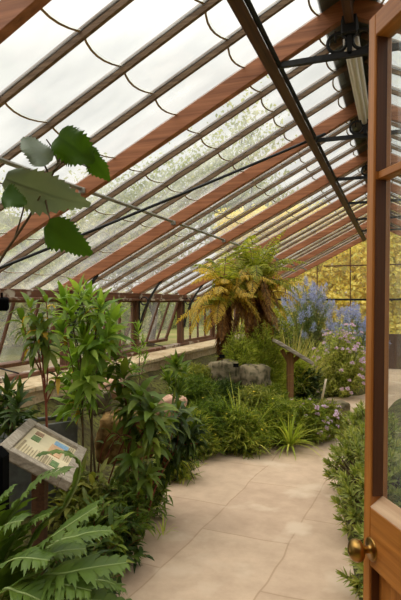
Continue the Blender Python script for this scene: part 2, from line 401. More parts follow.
# roof : rafters, glazing bars, panes, purlins, ridge and eave beams, ironwork
ceil = struct(empty('ceiling', (XRDG, YF, 0)))
off = V((-XRDG, -YF, 0))
def cb(mb, name, mat, parent=ceil):
    return mb.build(name, mat, parent, None) if False else _cb(mb, name, mat, parent)
def _cb(mb, name, mat, parent):
    o = mb.build(name, mat, parent)
    o.matrix_parent_inverse = Matrix.Translation(parent.matrix_world.translation).inverted() if parent.parent is None and parent.type == 'EMPTY' else Matrix.Identity(4)
    if parent is ceil: o.matrix_parent_inverse = Matrix.Translation(off)
    return o
laps = [-.43 - .48 * k for k in range(7)]           # where the panes overlap, on the left slope
for side in (-1, 1):
    n_ = nL if side < 0 else nR
    xe = XL - .12 if side < 0 else XR + .12
    def P(x, y, h=0): return V((x, y, zr(x) if XL <= x <= XR else (ZE - (XL - x) * SL if x < XL else ZE - (x - XR) * SL))) + n_ * h
    for k, y in enumerate([YF + .03] + YR):
        mb = MB(); mb.beam(P(xe + .1 * (1 if side < 0 else -1), y), P(XRDG + .02 * side, y), .055, .115, n_, 0, .004)
        _cb(mb, 'rafter', M['rafter'], ceil)
    ybars = []
    for a, b in zip([YF + .03] + YR, YR):
        nb = 4 if b - a > 1.2 else 2
        ys = [a + (b - a) * j / nb for j in range(nb + 1)]
        for y in ys[1:-1]: ybars.append(y)
        for c, d in zip(ys, ys[1:]):
            # one bay of glass: panes with a curved lower edge, lapped like slates
            mb = MB(); nc = 6; edges = [XRDG + .03 * side] + [(x if side < 0 else 2 * XRDG - x) for x in laps] + [xe]
            for i in range(len(edges) - 1):
                vs = []
                last = i == len(edges) - 2
                for row in range(2):
                    for q in range(nc + 1):
                        t = q / nc; sag = .036 * (1 - (2 * t - 1) ** 2)
                        x = edges[i] + (side * sag if i > 0 else 0) - side * .02 * (i > 0) if row == 0 else edges[i + 1] + (0 if last else side * sag)
                        vs.append(P(x, c + (d - c) * t, .052 + .002 * (row == 1)))
                mb.add(vs, [(q, q + 1, nc + 1 + q + 1, nc + 1 + q) for q in range(nc)], 0, True)
                if not last:
                    vs = []
                    for q in range(nc + 1):
                        t = q / nc; sag = .036 * (1 - (2 * t - 1) ** 2); x = edges[i + 1] + side * sag
                        vs += [P(x + side * .001, c + .012 + (d - c - .024) * t, .050), P(x - side * .010, c + .012 + (d - c - .024) * t, .050)]
                    mb.add(vs, [(2 * q, 2 * q + 1, 2 * q + 3, 2 * q + 2) for q in range(nc)], 1, True)
            _cb(mb, 'glass_bay', [M['roofglass'], M['lap']], ceil)
    for y in ybars + YR:
        mb = MB(); mb.beam(P(xe, y, .032), P(XRDG + .03 * side, y, .032), .022, .034, n_, 0, .003)
        mb.beam(P(xe, y, .064), P(XRDG + .03 * side, y, .064), .030, .012, n_, 0, .003)
        _cb(mb, 'glazing_bar', M['bar'], ceil)
    xp = -.78 if side < 0 else 2 * XRDG + .78
    mb = MB(); mb.beam(P(xp, YF, -.03), P(xp, YB, -.03), .07, .10, n_, 0, .005); _cb(mb, 'purlin', M['purlin'], ceil)
    xq = xp - side * .046
    mb = MB(); mb.tube([P(xq, YF, -.055), P(xq, YB, -.055)], .016, 8); _cb(mb, 'iron_rod', M['iron'], ceil)
    x2 = -2.17 if side < 0 else 2 * XRDG + 2.17
    for a, b in zip(YR, YR[1:]):
        mb = MB(); mb.beam(P(x2, a + .03, -.005), P(x2, b - .03, -.005), .03, .016, n_, 0, .002)
        mb.box(P(x2, b - .04, -.02), (.05, .02, .04), None, 0, .004)
        _cb(mb, 'steel_strut', M['steel'], ceil)
    xb = XL + .0 if side < 0 else XR
    mb = MB(); mb.box((xb, (YF + YB) / 2, 1.685), (.12, YB - YF, .085), None, 0, .006); _cb(mb, 'eave_beam', M['eave'], ceil)
    mb = MB(); mb.box((xb - side * .075, (YF + YB) / 2, 1.632), (.05, YB - YF, .03), None, 0, .004); _cb(mb, 'eave_fillet', M['eave'], ceil)
mb = MB(); mb.box((XRDG, (YF + YB) / 2, ZR - .02), (.05, YB - YF, .20), None, 0, .004); _cb(mb, 'ridge_beam', M['purlin'], ceil)
mb = MB()
for sgn in (-1, 1): mb.beam((XRDG + sgn * .085, YF, ZR + .035), (XRDG + sgn * .085, YB, ZR + .035), .2, .02, nL if sgn < 0 else nR)
_cb(mb, 'ridge_capping', M['grey'], ceil)
def ring(mb, c, r, rad, ax1, ax2, n=18):
    pts = [V(c) + ax1 * (r * math.cos(2 * PI * i / n)) + ax2 * (r * math.sin(2 * PI * i / n)) for i in range(n + 1)]
    mb.tube(pts, rad, 6)
for y in YR[1:-1]:
    # iron collar under the ridge, with a ring in its crown
    mb = MB(); zc = ZR - .30; hx = .44
    pts = bez((XRDG - hx, y, zr(XRDG - hx) - .07), (XRDG - .2, y, zc + .005), (XRDG, y, zc), 8) + bez((XRDG, y, zc), (XRDG + .2, y, zc + .005), (XRDG + hx, y, zr(XRDG - hx) - .07), 8)[1:]
    for a, b in zip(pts, pts[1:]): mb.beam(a, b + (b - a).normalized() * .004, .03, .035)
    mb.box((XRDG, y, ZR - .2), (.03, .03, .2)); mb.box((XRDG, y, ZR - .12), (.10, .065, .12), None, 0, .01)
    mb.tube([V((XRDG - .085, y, ZR - .21)), V((XRDG - .085, y, ZR - .14))], .008)
    o = _cb(mb, 'iron_collar', M['iron'], ceil)
    for sg in (-1, 1):
        m2 = MB(); ring(m2, (XRDG + sg * .075, y, zc + .085), .058, .011, V((1, 0, 0)), V((0, 0, 1)))
        r_ = m2.build('ring', M['iron'], o)
    for side in (-1, 1):
        x0 = XL + .07 if side < 0 else XR - .07
        mb = MB(); xt = x0 - side * .34
        pts = bez((x0, y, 1.18), (x0 - side * .05, y, 1.56), (xt, y, zr(xt) - .065), 10)
        for a, b in zip(pts, pts[1:]): mb.beam(a, b + (b - a).normalized() * .004, .024, .03, V((0, 1, 0)))
        mb.beam((x0, y, 1.16), (x0, y, 1.66), .024, .012, V((1, 0, 0)))
        o = _cb(mb, 'iron_bracket', M['iron'], ceil)
        m2 = MB(); ring(m2, (x0 - side * .075, y, 1.615), .055, .010, V((1, 0, 0)), V((0, 0, 1))); m2.build('ring', M['iron'], o)
# diagonal brace rod, below the left slope
mb = MB(); a = V((-.62, YR[2] - .05, zr(-.62) - .075)); b = V((-3.28, 3.52, zr(-3.28) - .03))
mb.tube([a + (b - a) * t + V((0, 0, -.01 * math.sin(PI * t))) for t in [i / 12 for i in range(13)]], .013, 8); _cb(mb, 'brace_rod', M['iron'], ceil)

# side walls : posts, sills, windows (the second and fourth bays hang open)
def window(idx, side, ya, yb, tilt):
    x0 = XL if side < 0 else XR; zt, zb = 1.64, .885
    w = struct(empty('window_%d' % idx, (x0, (ya + yb) / 2, zt))); hw = (yb - ya) / 2 - .035; hh = zt - zb
    ct, st = math.cos(tilt), math.sin(tilt)
    def Q(u, s, h=0):      # u along the wall, s down from the hinge, h outwards
        return V((side * (s * st + h * ct), u, -(s * ct) + h * st))
    nrm = V((side * ct, 0, st))
    f = MB()
    for u in (-hw + .022, hw - .022): f.beam(Q(u, 0), Q(u, hh), .044, .045, nrm, 0, .003)
    f.beam(Q(-hw, .02), Q(hw, .02), .045, .04, nrm, 0, .003); f.beam(Q(-hw, hh - .03), Q(hw, hh - .03), .045, .06, nrm, 0, .003)
    f.build('window_frame', M['post'], w)
    nb = 4 if hw > .5 else 2
    for i in range(1, nb):
        u = -hw + 2 * hw * i / nb; b = MB(); b.beam(Q(u, .04), Q(u, hh - .05), .024, .035, nrm, 0, .003); b.build('glazing_bar', M['post'], w)
    for i in range(nb):
        a = -hw + 2 * hw * i / nb; c = -hw + 2 * hw * (i + 1) / nb
        g = MB(); g.add([Q(a, .03, .008), Q(c, .03, .008), Q(c, hh - .04, .008), Q(a, hh - .04, .008)], [(0, 1, 2, 3)]); g.build('glass_pane', M['wallglass'], w)
    if tilt > .05:
        s = MB(); s.tube([Q(0, hh - .03, -.02), V((-side * .05, .0, -hh + .02))], .008); s.build('stay', M['iron'], w)
idx = 1
for side in (-1, 1):
    x0 = XL if side < 0 else XR; wll = wl if side < 0 else wr
    mb = MB(); mb.box((x0, (YF + YB) / 2, .872), (.13, YB - YF, .045), None, 0, .005); mb.build('sill', M['eave'], wll)
    ys = [YF + .05] + YR
    for y in ys:
        mb = MB(); mb.box((x0, y, 1.27), (.10, .09, .78), None, 0, .005); mb.build('post', M['post'], wll)
    for k, (a, b) in enumerate(zip(ys, ys[1:])):
        tilt = .34 if (side < 0 and k in (2, 4)) else 0.0
        window(idx, side, a + .02, b - .02, tilt); idx += 1
# winding gear rod along the left sill
# gables
def gable(name, y, door):
    mb = MB(); o = None
    segs = [(XL, XR)] if not door else [(XL, -.78), (.44, XR)]
    for a, b in segs: mb.box(((a + b) / 2, y, .415), (b - a, .12, .83))
    o = struct(mb.build(name, M['ledge'] if door else M['purlin']))
    n = 8
    for i in range(n + 1):
        x = XL + (XR - XL) * i / n
        if door and -.78 < x < .44: continue
        ztop = zr(x) - .03
        m2 = MB(); m2.box((x, y, (.83 + ztop) / 2), (.022 if i % 4 else .045, .04, ztop - .83), None, 0, .003); m2.build('mullion', M['post'], o)
    if not door:
        m2 = MB(); m2.box(((XL + XR) / 2, y, 1.66), (XR - XL, .05, .05), None, 0, .004); m2.build('transom', M['iron'], o)
        m2 = MB(); m2.box(((XL + XR) / 2, y - .005, 2.5), (2.9, .03, .03), None, 0, .004); m2.build('transom', M['post'], o)
        m2 = MB(); m2.add([(XL, y + .01, .83), (XR, y + .01, .83), (XR, y + .01, zr(XR)), (XRDG, y + .01, ZR), (XL, y + .01, zr(XL))], [(0, 1, 2, 3, 4)]); m2.build('glass_pane', M['wallglass'], o)
    else:
        m2 = MB()
        for x in (-.78, .44): m2.box((x, y, 1.2), (.07, .09, 2.4), None, 0, .004)
        m2.box((-.17, y, 2.42), (1.3, .09, .07), None, 0, .004); m2.build('door_frame', M['post'], o)
        m2 = MB()
        m2.add([(XL, y + .01, .83), (-.78, y + .01, .83), (-.78, y + .01, zr(-.78)), (XL, y + .01, zr(XL))], [(0, 1, 2, 3)])
        m2.add([(.44, y + .01, .83), (XR, y + .01, .83), (XR, y + .01, zr(XR)), (.44, y + .01, zr(.44))], [(0, 1, 2, 3)])
        m2.add([(-.78, y + .01, 2.44), (.44, y + .01, 2.44), (.44, y + .01, zr(.44)), (XRDG, y + .01, ZR), (-.78, y + .01, zr(-.78))], [(0, 1, 2, 3, 4)])
        m2.build('glass_pane', M['wallglass'], o)
gable('wall_back', YB + .03, False); gable('wall_front', YF - .03, True)

# the door, standing open
DW = .95
dr = struct(empty('door_1', (-.0955, 1.4592, 0)))
dd = V((.518, -.856, 0)).normalized(); dn = V((-dd.y * -1, 0, 0))
dn = V((dd.y, -dd.x, 0)).normalized()     # towards the path and the camera
dr.rotation_euler = (-.0127, 0, math.atan2(dd.y, dd.x))
# local frame: x from the free edge to the hinge, y = left hand normal (dn is -y), z up
sY = -1 if V((dd.y, -dd.x, 0)).dot(V((0, 0, 0)) - V((-.086, 1.46, 0))) > 0 else 1
T = .05
def dbox(mb, x0, x1, z0, z1, y0=0.0, y1=T, bev=.003, mat=0):   # y measured inwards from the visible face
    mb.box(((x0 + x1) / 2, -sY * (y0 + y1) / 2, (z0 + z1) / 2), (x1 - x0, y1 - y0, z1 - z0), None, mat, bev)
for a, b in ((0, .035), (DW - .09, DW)):
    mb = MB(); dbox(mb, a, b, .02, 2.356); mb.build('stile', M['door'], dr)
mb = MB(); dbox(mb, .035, DW - .09, 2.295, 2.356); mb.build('top_rail', M['doorrail'], dr)
mb = MB(); dbox(mb, .035, DW - .09, .915, 1.068)
# weathered slope on top of the lock rail
x0, x1 = .035, DW - .09; yf, yb = 0.0, -sY * .034
mb.add([(x0, yf, 1.068), (x1, yf, 1.068), (x1, yb, 1.095), (x0, yb, 1.095)], [(0, 1, 2, 3)], 1)
mb.add([(x0, yf, 1.068), (x1, yf, 1.068), (x1, yb, 1.095), (x0, yb, 1.095), (x0, yb, 1.06), (x1, yb, 1.06)], [(3, 2, 5, 4), (0, 3, 4), (1, 5, 2)])
mb.build('lock_rail', [M['doorrail'], M['worn']], dr)
mb = MB(); dbox(mb, .035, DW - .09, .02, .22); mb.build('bottom_rail', M['doorrail'], dr)
mb = MB(); dbox(mb, .035, DW - .09, .21, .92, .026, .042, 0); dbox(mb, .10, DW - .15, .27, .86, .016, .03, .008); mb.build('panel', M['door'], dr)
mb = MB(); dbox(mb, .035, DW - .09, 1.92, 1.942, .012, .045); mb.build('muntin', M['doorrail'], dr)
for z0, z1 in ((1.085, 1.925), (1.935, 2.30)):
    mb = MB(); y = -sY * .035; mb.add([(.035, y, z0), (DW - .085, y, z0), (DW - .085, y, z1), (.035, y, z1)], [(0, 1, 2, 3)]); mb.build('glass_pane', M['doorglass'], dr)
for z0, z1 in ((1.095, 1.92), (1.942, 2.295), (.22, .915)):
    mb = MB(); dbox(mb, .0345, .038, z0, z1, .006, .034 if z0 > 1 else .026, 0); mb.build('reveal_shade_strip', M['reveal_shade'], dr)  # dark strips lining the recesses, their shade put into the colour
Mk = Matrix.Translation((.044, 0, .962)) @ Matrix.Rotation(-sY * PI / 2, 4, 'X')
mb = MB()
mb.lathe([(.0, -.001), (.029, -.001), (.029, .003), (.026, .004), (.012, .005), (.0095, .010), (.0095, .022), (.013, .026), (.024, .030), (.0285, .038), (.0285, .046), (.024, .055), (.012, .061), (.0, .062)], 28, Mk)
k = mb.build('door_knob', M['brass'], dr); k['label'] = 'round brass door knob'

# fluorescent batten hanging under the ridge
FL_H = [(0, -.55), (0, .65)]
fl = empty('fluorescent_light', (XRDG - .005, 4.2, ZR - .17)); tag(fl, 'long white fluorescent light hanging under the roof ridge', 'light')
mb = MB(); mb.box((0, .05, .035), (.10, 1.5, .05), None, 0, .008); mb.build('housing', M['white'], fl)
mb = MB(); mb.tube([(0, -.7, -.008), (0, .8, -.008)], .024, 12); mb.build('tube', M['white'], fl)
for x, y in FL_H:
    mb = MB(); mb.tube([(0, y, .05), (0, y, .16)], .006); mb.build('hanger', M['iron'], fl)


# ------------------------------------------------------------------ outside
mb = MB(); mb.add([(-60, -20, -.03), (60, -20, -.03), (60, 90, -.03), (-60, 90, -.03)], [(0, 1, 2, 3)]); struct(mb.build('lawn', M['lawn']))
mb = MB(); mb.add([(-9.0, -10, -.015), (-4.4, -10, -.015), (-4.4, 11.0, -.015), (-9.0, 15, -.015)], [(0, 1, 2, 3)]); struct(mb.build('gravel_path', M['gravel']))
mb = MB(); mb.box((-16, 8.5, 1.0), (.5, 13, 2.0)); bw = mb.build('garden_wall', M['render']); tag(bw, 'long pale rendered garden wall beyond the left windows', 'wall')
mb = MB(); mb.box((-16, 8.5, 2.04), (.62, 13.1, .08), None, 0, .01); mb.build('coping', M['ledge'], bw)
mb = MB(); mb.box((0, -3.2, 3.0), (16, .3, 6.0)); struct(mb.build('unseen_shade_wall', M['shade_wall_brick']))  # added behind the camera, out of view, to shade the doorway side
def grow(mb, p, d, L, r, depth, tips, spread=.55, up=.1):
    n = 4; pts = [V(p)]; dd_ = V(d).normalized()
    for i in range(n):
        dd_ = (dd_ + rdir() * .16 + V((0, 0, up * .4))).normalized(); pts.append(pts[-1] + dd_ * L / n)
    mb.tube(pts, [r * (1 - .45 * i / n) for i in range(n + 1)], 5 if depth else 4, 0, False)
    if depth == 0: tips.append((pts[-1], dd_)); return
    for i in range(rnd.choice((3, 4)) if depth > 1 else 3):
        q = pts[rnd.choice((2, 3, 4))] if i else pts[-1]
        nd = (dd_ + rdir() * spread * 1.3 + V((0, 0, up))).normalized()
        grow(mb, q, nd, L * rnd.uniform(.6, .8), r * .5, depth - 1, tips, spread, up)
def tree(name, label, base, h, mat, nleaf, lsize, group, bark='bark', depth=4, cloud=.5, spread=.55):
    e = empty(name, base); tag(e, label, 'tree', group)
    mb = MB(); tips = []; grow(mb, (0, 0, -.05), (0, 0, 1), h * .30, h * .022, depth, tips, spread)
    mb.build('trunk', M[bark], e)
    if nleaf:
        lf = MB()
        for i in range(nleaf):
            p, d = rnd.choice(tips); q = p + rdir() * rnd.random() ** .6 * cloud * h * .2
            lf.leaf2(q, rdir(), rdir(), lsize * rnd.uniform(.7, 1.3), lsize * .6)
        lf.build('foliage', M[mat], e)
    return e
tree('bare_tree', 'bare pale tree seen through the roof at far left', (-9.5, 7.5, 0), 6.5, 'l_tree', 500, .09, None, 'palebark', 5, .4)
tree('bare_tree', 'thin bare tree outside the windows behind the leafy shrub', (-10.5, 11.5, 0), 6.0, 'l_tree', 700, .09, None, 'palebark', 5, .4)
tree('leafy_tree', 'green tree outside seen through the roof behind the fern', (-8.5, 17.5, 0), 7.5, 'l_tree', 7000, .16, None, 'bark', 4, .8)
tree('leafy_tree', 'tall green tree outside rising highest behind the roof glass', (-5.5, 19.5, 0), 9.5, 'l_tree', 9000, .18, None, 'bark', 4, .8)
tree('leafy_tree', 'olive tree outside beyond the gap left of the fern', (-13.5, 17, 0), 6.0, 'l_olive', 6000, .16, None, 'bark', 4, .8)
tree('leafy_tree', 'green tree outside behind the open door glass', (8.5, 13, 0), 6.0, 'l_tree', 6000, .16, None, 'bark', 4, .8)
tree('leafy_tree', 'grey green tree outside above the left eave, nearest the door', (-9.5, 10.6, 0), 5.0, 'l_tree', 12000, .15, None, 'palebark', 4, .9)
tree('leafy_tree', 'grey green tree outside between the bare trees and the fern', (-9, 14.2, 0), 5.8, 'l_olive', 12000, .15, None, 'palebark', 4, .9)
tree('leafy_tree', 'round grey green tree outside behind the overhanging jagged leaves', (-11.5, 8.6, 0), 5.2, 'l_tree', 12000, .15, None, 'palebark', 4, .9)
tree('bushy_tree', 'low bushy olive tree outside the left windows, nearest the door', (-10.5, 8.2, 0), 3.6, 'l_olive', 5000, .14, None, 'palebark', 4, .9)
tree('bushy_tree', 'low bushy grey green tree outside behind the bright rosette shrub', (-12, 13.2, 0), 4.2, 'l_tree', 5000, .14, None, 'palebark', 4, .9)
e = empty('boundary_hedge', (-13.5, 26, 0)); tag(e, 'long low green hedge far outside behind the middle left windows', 'hedge')
lf = MB()
for i in range(14000):
    lf.leaf2((rnd.uniform(-.7, .7), rnd.uniform(-12, 14), rnd.uniform(0, 2.1) + .25 * noise.noise(V((i % 97, 1, 2)))), rdir(), rdir(), .22 * rnd.uniform(.7, 1.3), .14)
lf.build('foliage', M['l_tree'], e)
for i in range(18):
    mb = MB(); mb.tube([(0, -11.5 + i * 1.45, -.05), (.1, -11.4 + i * 1.45, 1.7)], [.06, .02]); mb.build('stem', M['bark'], e)
# golden hedge of trees beyond the far gable
e = empty('golden_hedge', (-1, 16.6, 0)); tag(e, 'tall golden yellow hedge beyond the glazed far gable', 'hedge')
lf = MB()
for i in range(60000):
    x = rnd.uniform(-4.5, 4.5); z = rnd.uniform(0, 4.6); y = rnd.uniform(-.6, .8) + .3 * noise.noise(V((x * 1.5, z * 1.5, 0)))
    lf.leaf2((x, y, z), rdir(), rdir(), .15 * rnd.uniform(.7, 1.3), .10)
lf.build('foliage', M['l_gold'], e)
for i in range(16):
    mb = MB(); x = -4.3 + i * .57; mb.tube([(x, .2, -.05), (x + rnd.uniform(-.2, .2), .1, 2.2), (x + rnd.uniform(-.4, .4), .2, 4.3)], [.06, .04, .015]); mb.build('stem', M['bark'], e)

# ------------------------------------------------------------------ planting
def stemtube(mb, pts, r0, r1, n=5):
    k = len(pts) - 1; mb.tube(pts, [r0 + (r1 - r0) * i / k for i in range(k + 1)], n, 0, True)
def ground(x, y, dz=-.02): return V((x, y, zbed(x, y) + dz))
def rosette(lf, p, axis, n, L, Wd, droop=.7, n_seg=4, open_=(.25, 1.35), prof='lance', jit=.25, back=.10):
    """leaves spiralling round the end of a shoot"""
    axis = V(axis).normalized(); a = axis.cross(V((.2, .9, .1))).normalized(); b = axis.cross(a)
    for i in range(n):
        t = i / max(1, n - 1); az = i * 2.39996 + rnd.uniform(-.3, .3); el = open_[0] + (open_[1] - open_[0]) * t + rnd.uniform(-jit, jit) * .5
        rad = a * math.cos(az) + b * math.sin(az); d = axis * math.cos(el) + rad * math.sin(el)
        q = V(p) - axis * back * t
        nr = axis * math.sin(el) - rad * math.cos(el)
        lf.leaf(q, d, nr, L * (.55 + .45 * math.sin(PI * (.2 + .7 * t))) * rnd.uniform(.85, 1.15), Wd * rnd.uniform(.85, 1.15), droop * rnd.uniform(.6, 1.4), .3, n_seg, prof)
def shoot_plant(name, label, cat, base, tips, lmat, smat, L, Wd, nl, droop=.7, r=.008, along=0, open_=(.25, 1.35), yellow=0, group=None, prof='lance', back=.1):
    """a shrub of bare stems ending in leaf rosettes; tips are world points"""
    base = V(base); e = empty(name, base); tag(e, label, cat, group); lf = MB(); st = MB(); ye = MB()
    tl = [tp if isinstance(tp, tuple) else (tp, 1.0) for tp in tips]
    nm = max(1, round(len(tl) / 6)); tl.sort(key=lambda q: -q[0].z); mains = []
    for i in range(nm):
        c = sum((q[0] - base for q in tl[i::nm]), V()) / len(tl[i::nm])
        b0 = rv(.06); b0.z = -.02; pts = bez(b0, V((c.x * .3, c.y * .3, c.z * .6)) + rv(.04), c, 8); mains.append(pts); stemtube(st, pts, r * 1.3, r * .7)
    for i, (tp, sz) in enumerate(tl):
        p = tp - base; mp = mains[i % nm]; q0 = mp[rnd.randint(4, 8)] if p.z > mp[4].z else mp[rnd.randint(2, 4)]
        mid = (q0 + p) / 2 + V((0, 0, (p - q0).length * rnd.uniform(-.1, .25))) + rv(.03)
        pts = bez(q0, mid, p, 8); stemtube(st, pts, r * .7, r * .4)
        ax = (pts[-1] - pts[-3]).normalized(); ax = (ax + V((0, 0, .4))).normalized()
        rosette(lf, p, ax, int(nl * (.6 + .4 * sz)), L * sz, Wd * sz, droop, 4, open_, prof, .25, back)
        for i in range(along):
            q = pts[rnd.randint(3, 7)] + rv(.01); d = (rdir() + V((0, 0, .2))).normalized()
            (ye if rnd.random() < yellow else lf).leaf(q, d, V((0, 0, 1)), L * sz * rnd.uniform(.5, .95), Wd * rnd.uniform(.6, 1) * sz, droop * 1.6, .3, 4, prof)
    lf.build('foliage', M[lmat], e); st.build('stems', M[smat], e)
    if ye.v: tag(ye.build('withered_leaves', M['l_yellow'], e), 'yellow withered leaves')
    return e
def bush(name, label, cat, base, rx, ry, h, nshoot, nl, L, Wd, lmat, smat='stalk', droop=.4, group=None, simple=True, shape=.5, flowers=None, lean=V((0, 0, 0)), low=.1, stiff=.5):
    """a rounded mound: shoots from the base to a dome, leafy along their upper part"""
    base = V(base); e = empty(name, base); tag(e, label, cat, group); lf = MB(); st = MB(); tips = []
    for i in range(nshoot):
        az = rnd.uniform(0, 2 * PI); el = math.asin(min(1, low + (1 - low) * rnd.random() ** shape)); k = rnd.uniform(.75, 1.0)
        p = V((math.cos(az) * math.cos(el) * rx, math.sin(az) * math.cos(el) * ry, math.sin(el) * h)) * k + lean * rnd.random()
        p.z = max(p.z, .02); b0 = V((p.x * .15, p.y * .15, 0))
        mid = V((p.x * .45, p.y * .45, p.z * .75)); pts = bez(b0, mid, p, 6); tips.append((p, (pts[-1] - pts[-2]).normalized()))
        stemtube(st, pts, .004, .0015, 3)
        for j in range(nl):
            t = .25 + .75 * (j + rnd.random()) / nl; f = t * 6; a = int(min(5, f)); q = pts[a].lerp(pts[a + 1], f - a)
            ax = (pts[a + 1] - pts[a]).normalized(); d = (ax * stiff + rdir()).normalized(); d.z = d.z * .7 + .12
            if simple: lf.leaf2(q, d, V((0, 0, 1)) + rdir() * .5, L * rnd.uniform(.6, 1.2), Wd * rnd.uniform(.7, 1.2))
            else: lf.leaf(q, d, V((0, 0, 1)) + rdir() * .3, L * rnd.uniform(.6, 1.2), Wd * rnd.uniform(.7, 1.2), droop, .3, 3)
    lf.build('foliage', M[lmat], e); st.build('stems', M[smat], e)
    if flowers: add_flowers(e, tips, *flowers)
    return e
def flower_mesh(kind):
    mb = MB()
    if kind == 'pink':       # a rounded head of many small petals
        for i in range(40):
            d = rdir(); d.z = abs(d.z) * .8 - .1; mb.leaf2(d * .006, d, rdir(), .020, .013)
    elif kind == 'yellow':
        for i in range(9):
            a = 2 * PI * i / 9; mb.leaf2((0, 0, 0), (math.cos(a), math.sin(a), .35), V((0, 0, 1)), .014, .010)
        mb.lathe([(0, 0), (.004, .001), (.003, .004), (0, .005)], 8)
    else:                    # a loose upright spike of little blue florets
        for i in range(170):
            if i == 0: mb.tube([(0, 0, -.02), (0, 0, .23)], .002, 4)
            t = rnd.random(); a = rnd.uniform(0, 2 * PI); r = .085 * (1 - .55 * t)
            mb.leaf2((r * math.cos(a) * rnd.random(), r * math.sin(a) * rnd.random(), t * .19), rdir(), rdir(), .019, .013)
    me = mb.build('flower_source', M['f_' + kind]); return me
def add_flowers(e, tips, kind, count, scale=1.0, pname='flower'):
    src = flower_mesh(kind); first = True
    for p, d in rnd.sample(tips, min(count, len(tips))):
        o = src if first else src.copy()
        if not first: C.objects.link(o)
        first = False; o.name = pname; o.data.name = pname; o.parent = e; s = scale * rnd.uniform(.8, 1.25); o.scale = (s, s, s)
        q = V(d) + V((0, 0, .6)); o.rotation_euler = q.to_track_quat('Z', 'Y').to_euler(); o.location = p + V(d) * .01
def tuft(name, label, cat, base, n, L, Wd, lmat, spread=.9, droop=1.3, group=None, seg=6):
    base = V(base); e = MB()
    for i in range(n):
        az = rnd.uniform(0, 2 * PI); el = rnd.uniform(.1, spread); d = V((math.cos(az) * math.sin(el), math.sin(az) * math.sin(el), math.cos(el)))
        b = V((math.cos(az), math.sin(az), 0)) * rnd.uniform(0, .05)
        e.leaf(b, d, V((0, 0, 1)) if el > .2 else V((math.cos(az), math.sin(az), .3)), L * rnd.uniform(.6, 1.1), Wd * rnd.uniform(.7, 1.1), droop * rnd.uniform(.5, 1.3), .35, seg, 'blade')
    o = e.build(name, M[lmat]); o.location = base; tag(o, label, cat, group); return o

# --- tree fern clump
def frond(lf, st, p, d, L, droop, wid, mat=0, npin=22, drp=1.0):
    d = V(d).normalized(); sd = d.cross(V((0, 0, 1)))
    if sd.length < .05: sd = V((1, 0, 0))
    sd.normalize(); pts = [V(p)]; n = npin; dirs = []
    for i in range(n):
        dirs.append(d.copy()); pts.append(pts[-1] + d * L / n); d = (d + V((0, 0, -droop / n * (.5 + i / n)))).normalized()
    dirs.append(d); stemtube(st, pts[::2], .006, .002, 4)
    for i in range(2, n + 1):
        t = i / n; w = wid * math.sin(PI * (.12 + .86 * t)) ** .8
        for sg in (-1, 1):
            q = (sd * sg + dirs[i] * .5 + V((0, 0, -.3 * drp)) + rv(.18)).normalized(); nn = sd.cross(dirs[i])
            lf.leaf(pts[i], q, nn, w * rnd.uniform(.8, 1.15), .019, .8 * drp, .2, 3, 'lance', mat)
            for j in (.4, .62): lf.leaf2(pts[i] + q * w * j, (q + sd.cross(q) * rnd.choice((-1, 1)) + dirs[i] * rnd.uniform(-.8, .8)).normalized(), nn, w * .35, .016, mat)
def tree_fern(name, label, base, h, lean, fronds, r=.09):
    e = empty(name, base); tag(e, label, 'fern'); tr = MB()
    top = V((lean.x, lean.y, h)); pts = [top * (i / 8) + V((0, 0, -.05 * (i == 0))) + (rv(.012) if i else V()) for i in range(9)]
    tr.tube(pts, [r * (1.15 - .25 * i / 8) for i in range(9)], 10)
    for i in range(1500):      # shaggy fibres and old frond bases
        t = rnd.random(); a = rnd.uniform(0, 2 * PI); q = top * t + V((math.cos(a), math.sin(a), 0)) * r * (1.08 - .2 * t)
        tr.leaf2(q, V((math.cos(a) * .5, math.sin(a) * .5, -1 + rnd.uniform(-.2, .5))), V((math.cos(a), math.sin(a), .2)), rnd.uniform(.06, .16), .014)
    tr.build('trunk', M['fibre'], e)
    for (nm, mat, n, L, el0, el1, droop, wid, drp) in fronds:
        lf = MB(); st = MB()
        for i in range(n):
            az = i * 2.39996 + rnd.uniform(-.5, .5); el = rnd.uniform(el0, el1)
            d = V((math.cos(az) * math.cos(el), math.sin(az) * math.cos(el), math.sin(el)))
            frond(lf, st, top * rnd.uniform(.72, 1.0) + V((d.x, d.y, 0)) * r * .6, d, L * rnd.uniform(.6, 1.15), droop * rnd.uniform(.6, 1.3), wid, 0, 21, drp)
        for k in (lf, st): k.v = [(x, y, min(z, zr(x + base.x) - base.z - .09 - .02 * rnd.random())) for x, y, z in k.v]
        o = lf.build(nm, M[mat], e); st.build('stalk', M['brownstalk'], o)
        if nm != 'fronds': o['label'] = {'old_fronds': 'yellowing hanging fronds', 'dead_fronds': 'brown dead fronds hanging round the trunk'}[nm]
fa = W(226, 372, 7.2); fa.z = zbed(fa.x, fa.y)
fb = W(252, 372, 7.6); fb.z = zbed(fb.x, fb.y)
tree_fern('tree_fern', 'shaggy tree fern with yellowing crown, left one behind the grey rocks', fa, 1.98 - fa.z, V((-.04, 0, 0)),
          [('fronds', 'l_fern', 12, .60, .5, 1.4, 1.3, .17, 1), ('old_fronds', 'l_fernold', 24, .72, -.3, 1.1, 2.0, .15, 1.5), ('dead_fronds', 'l_ferndead', 12, .5, -1.2, -.4, 1.2, .10, 1.5)], .062)
tree_fern('tree_fern', 'taller green tree fern with brown skirt, right one behind the grey rocks', fb, 2.10 - fb.z, V((.04, 0, 0)),
          [('fronds', 'l_fern', 52, .74, .1, 1.5, 1.6, .15, 1.1), ('old_fronds', 'l_fernold', 14, .72, -.3, .6, 2.0, .14, 1.5), ('dead_fronds', 'l_ferndead', 30, .75, -1.2, -.3, 1.4, .10, 1.5)], .08)
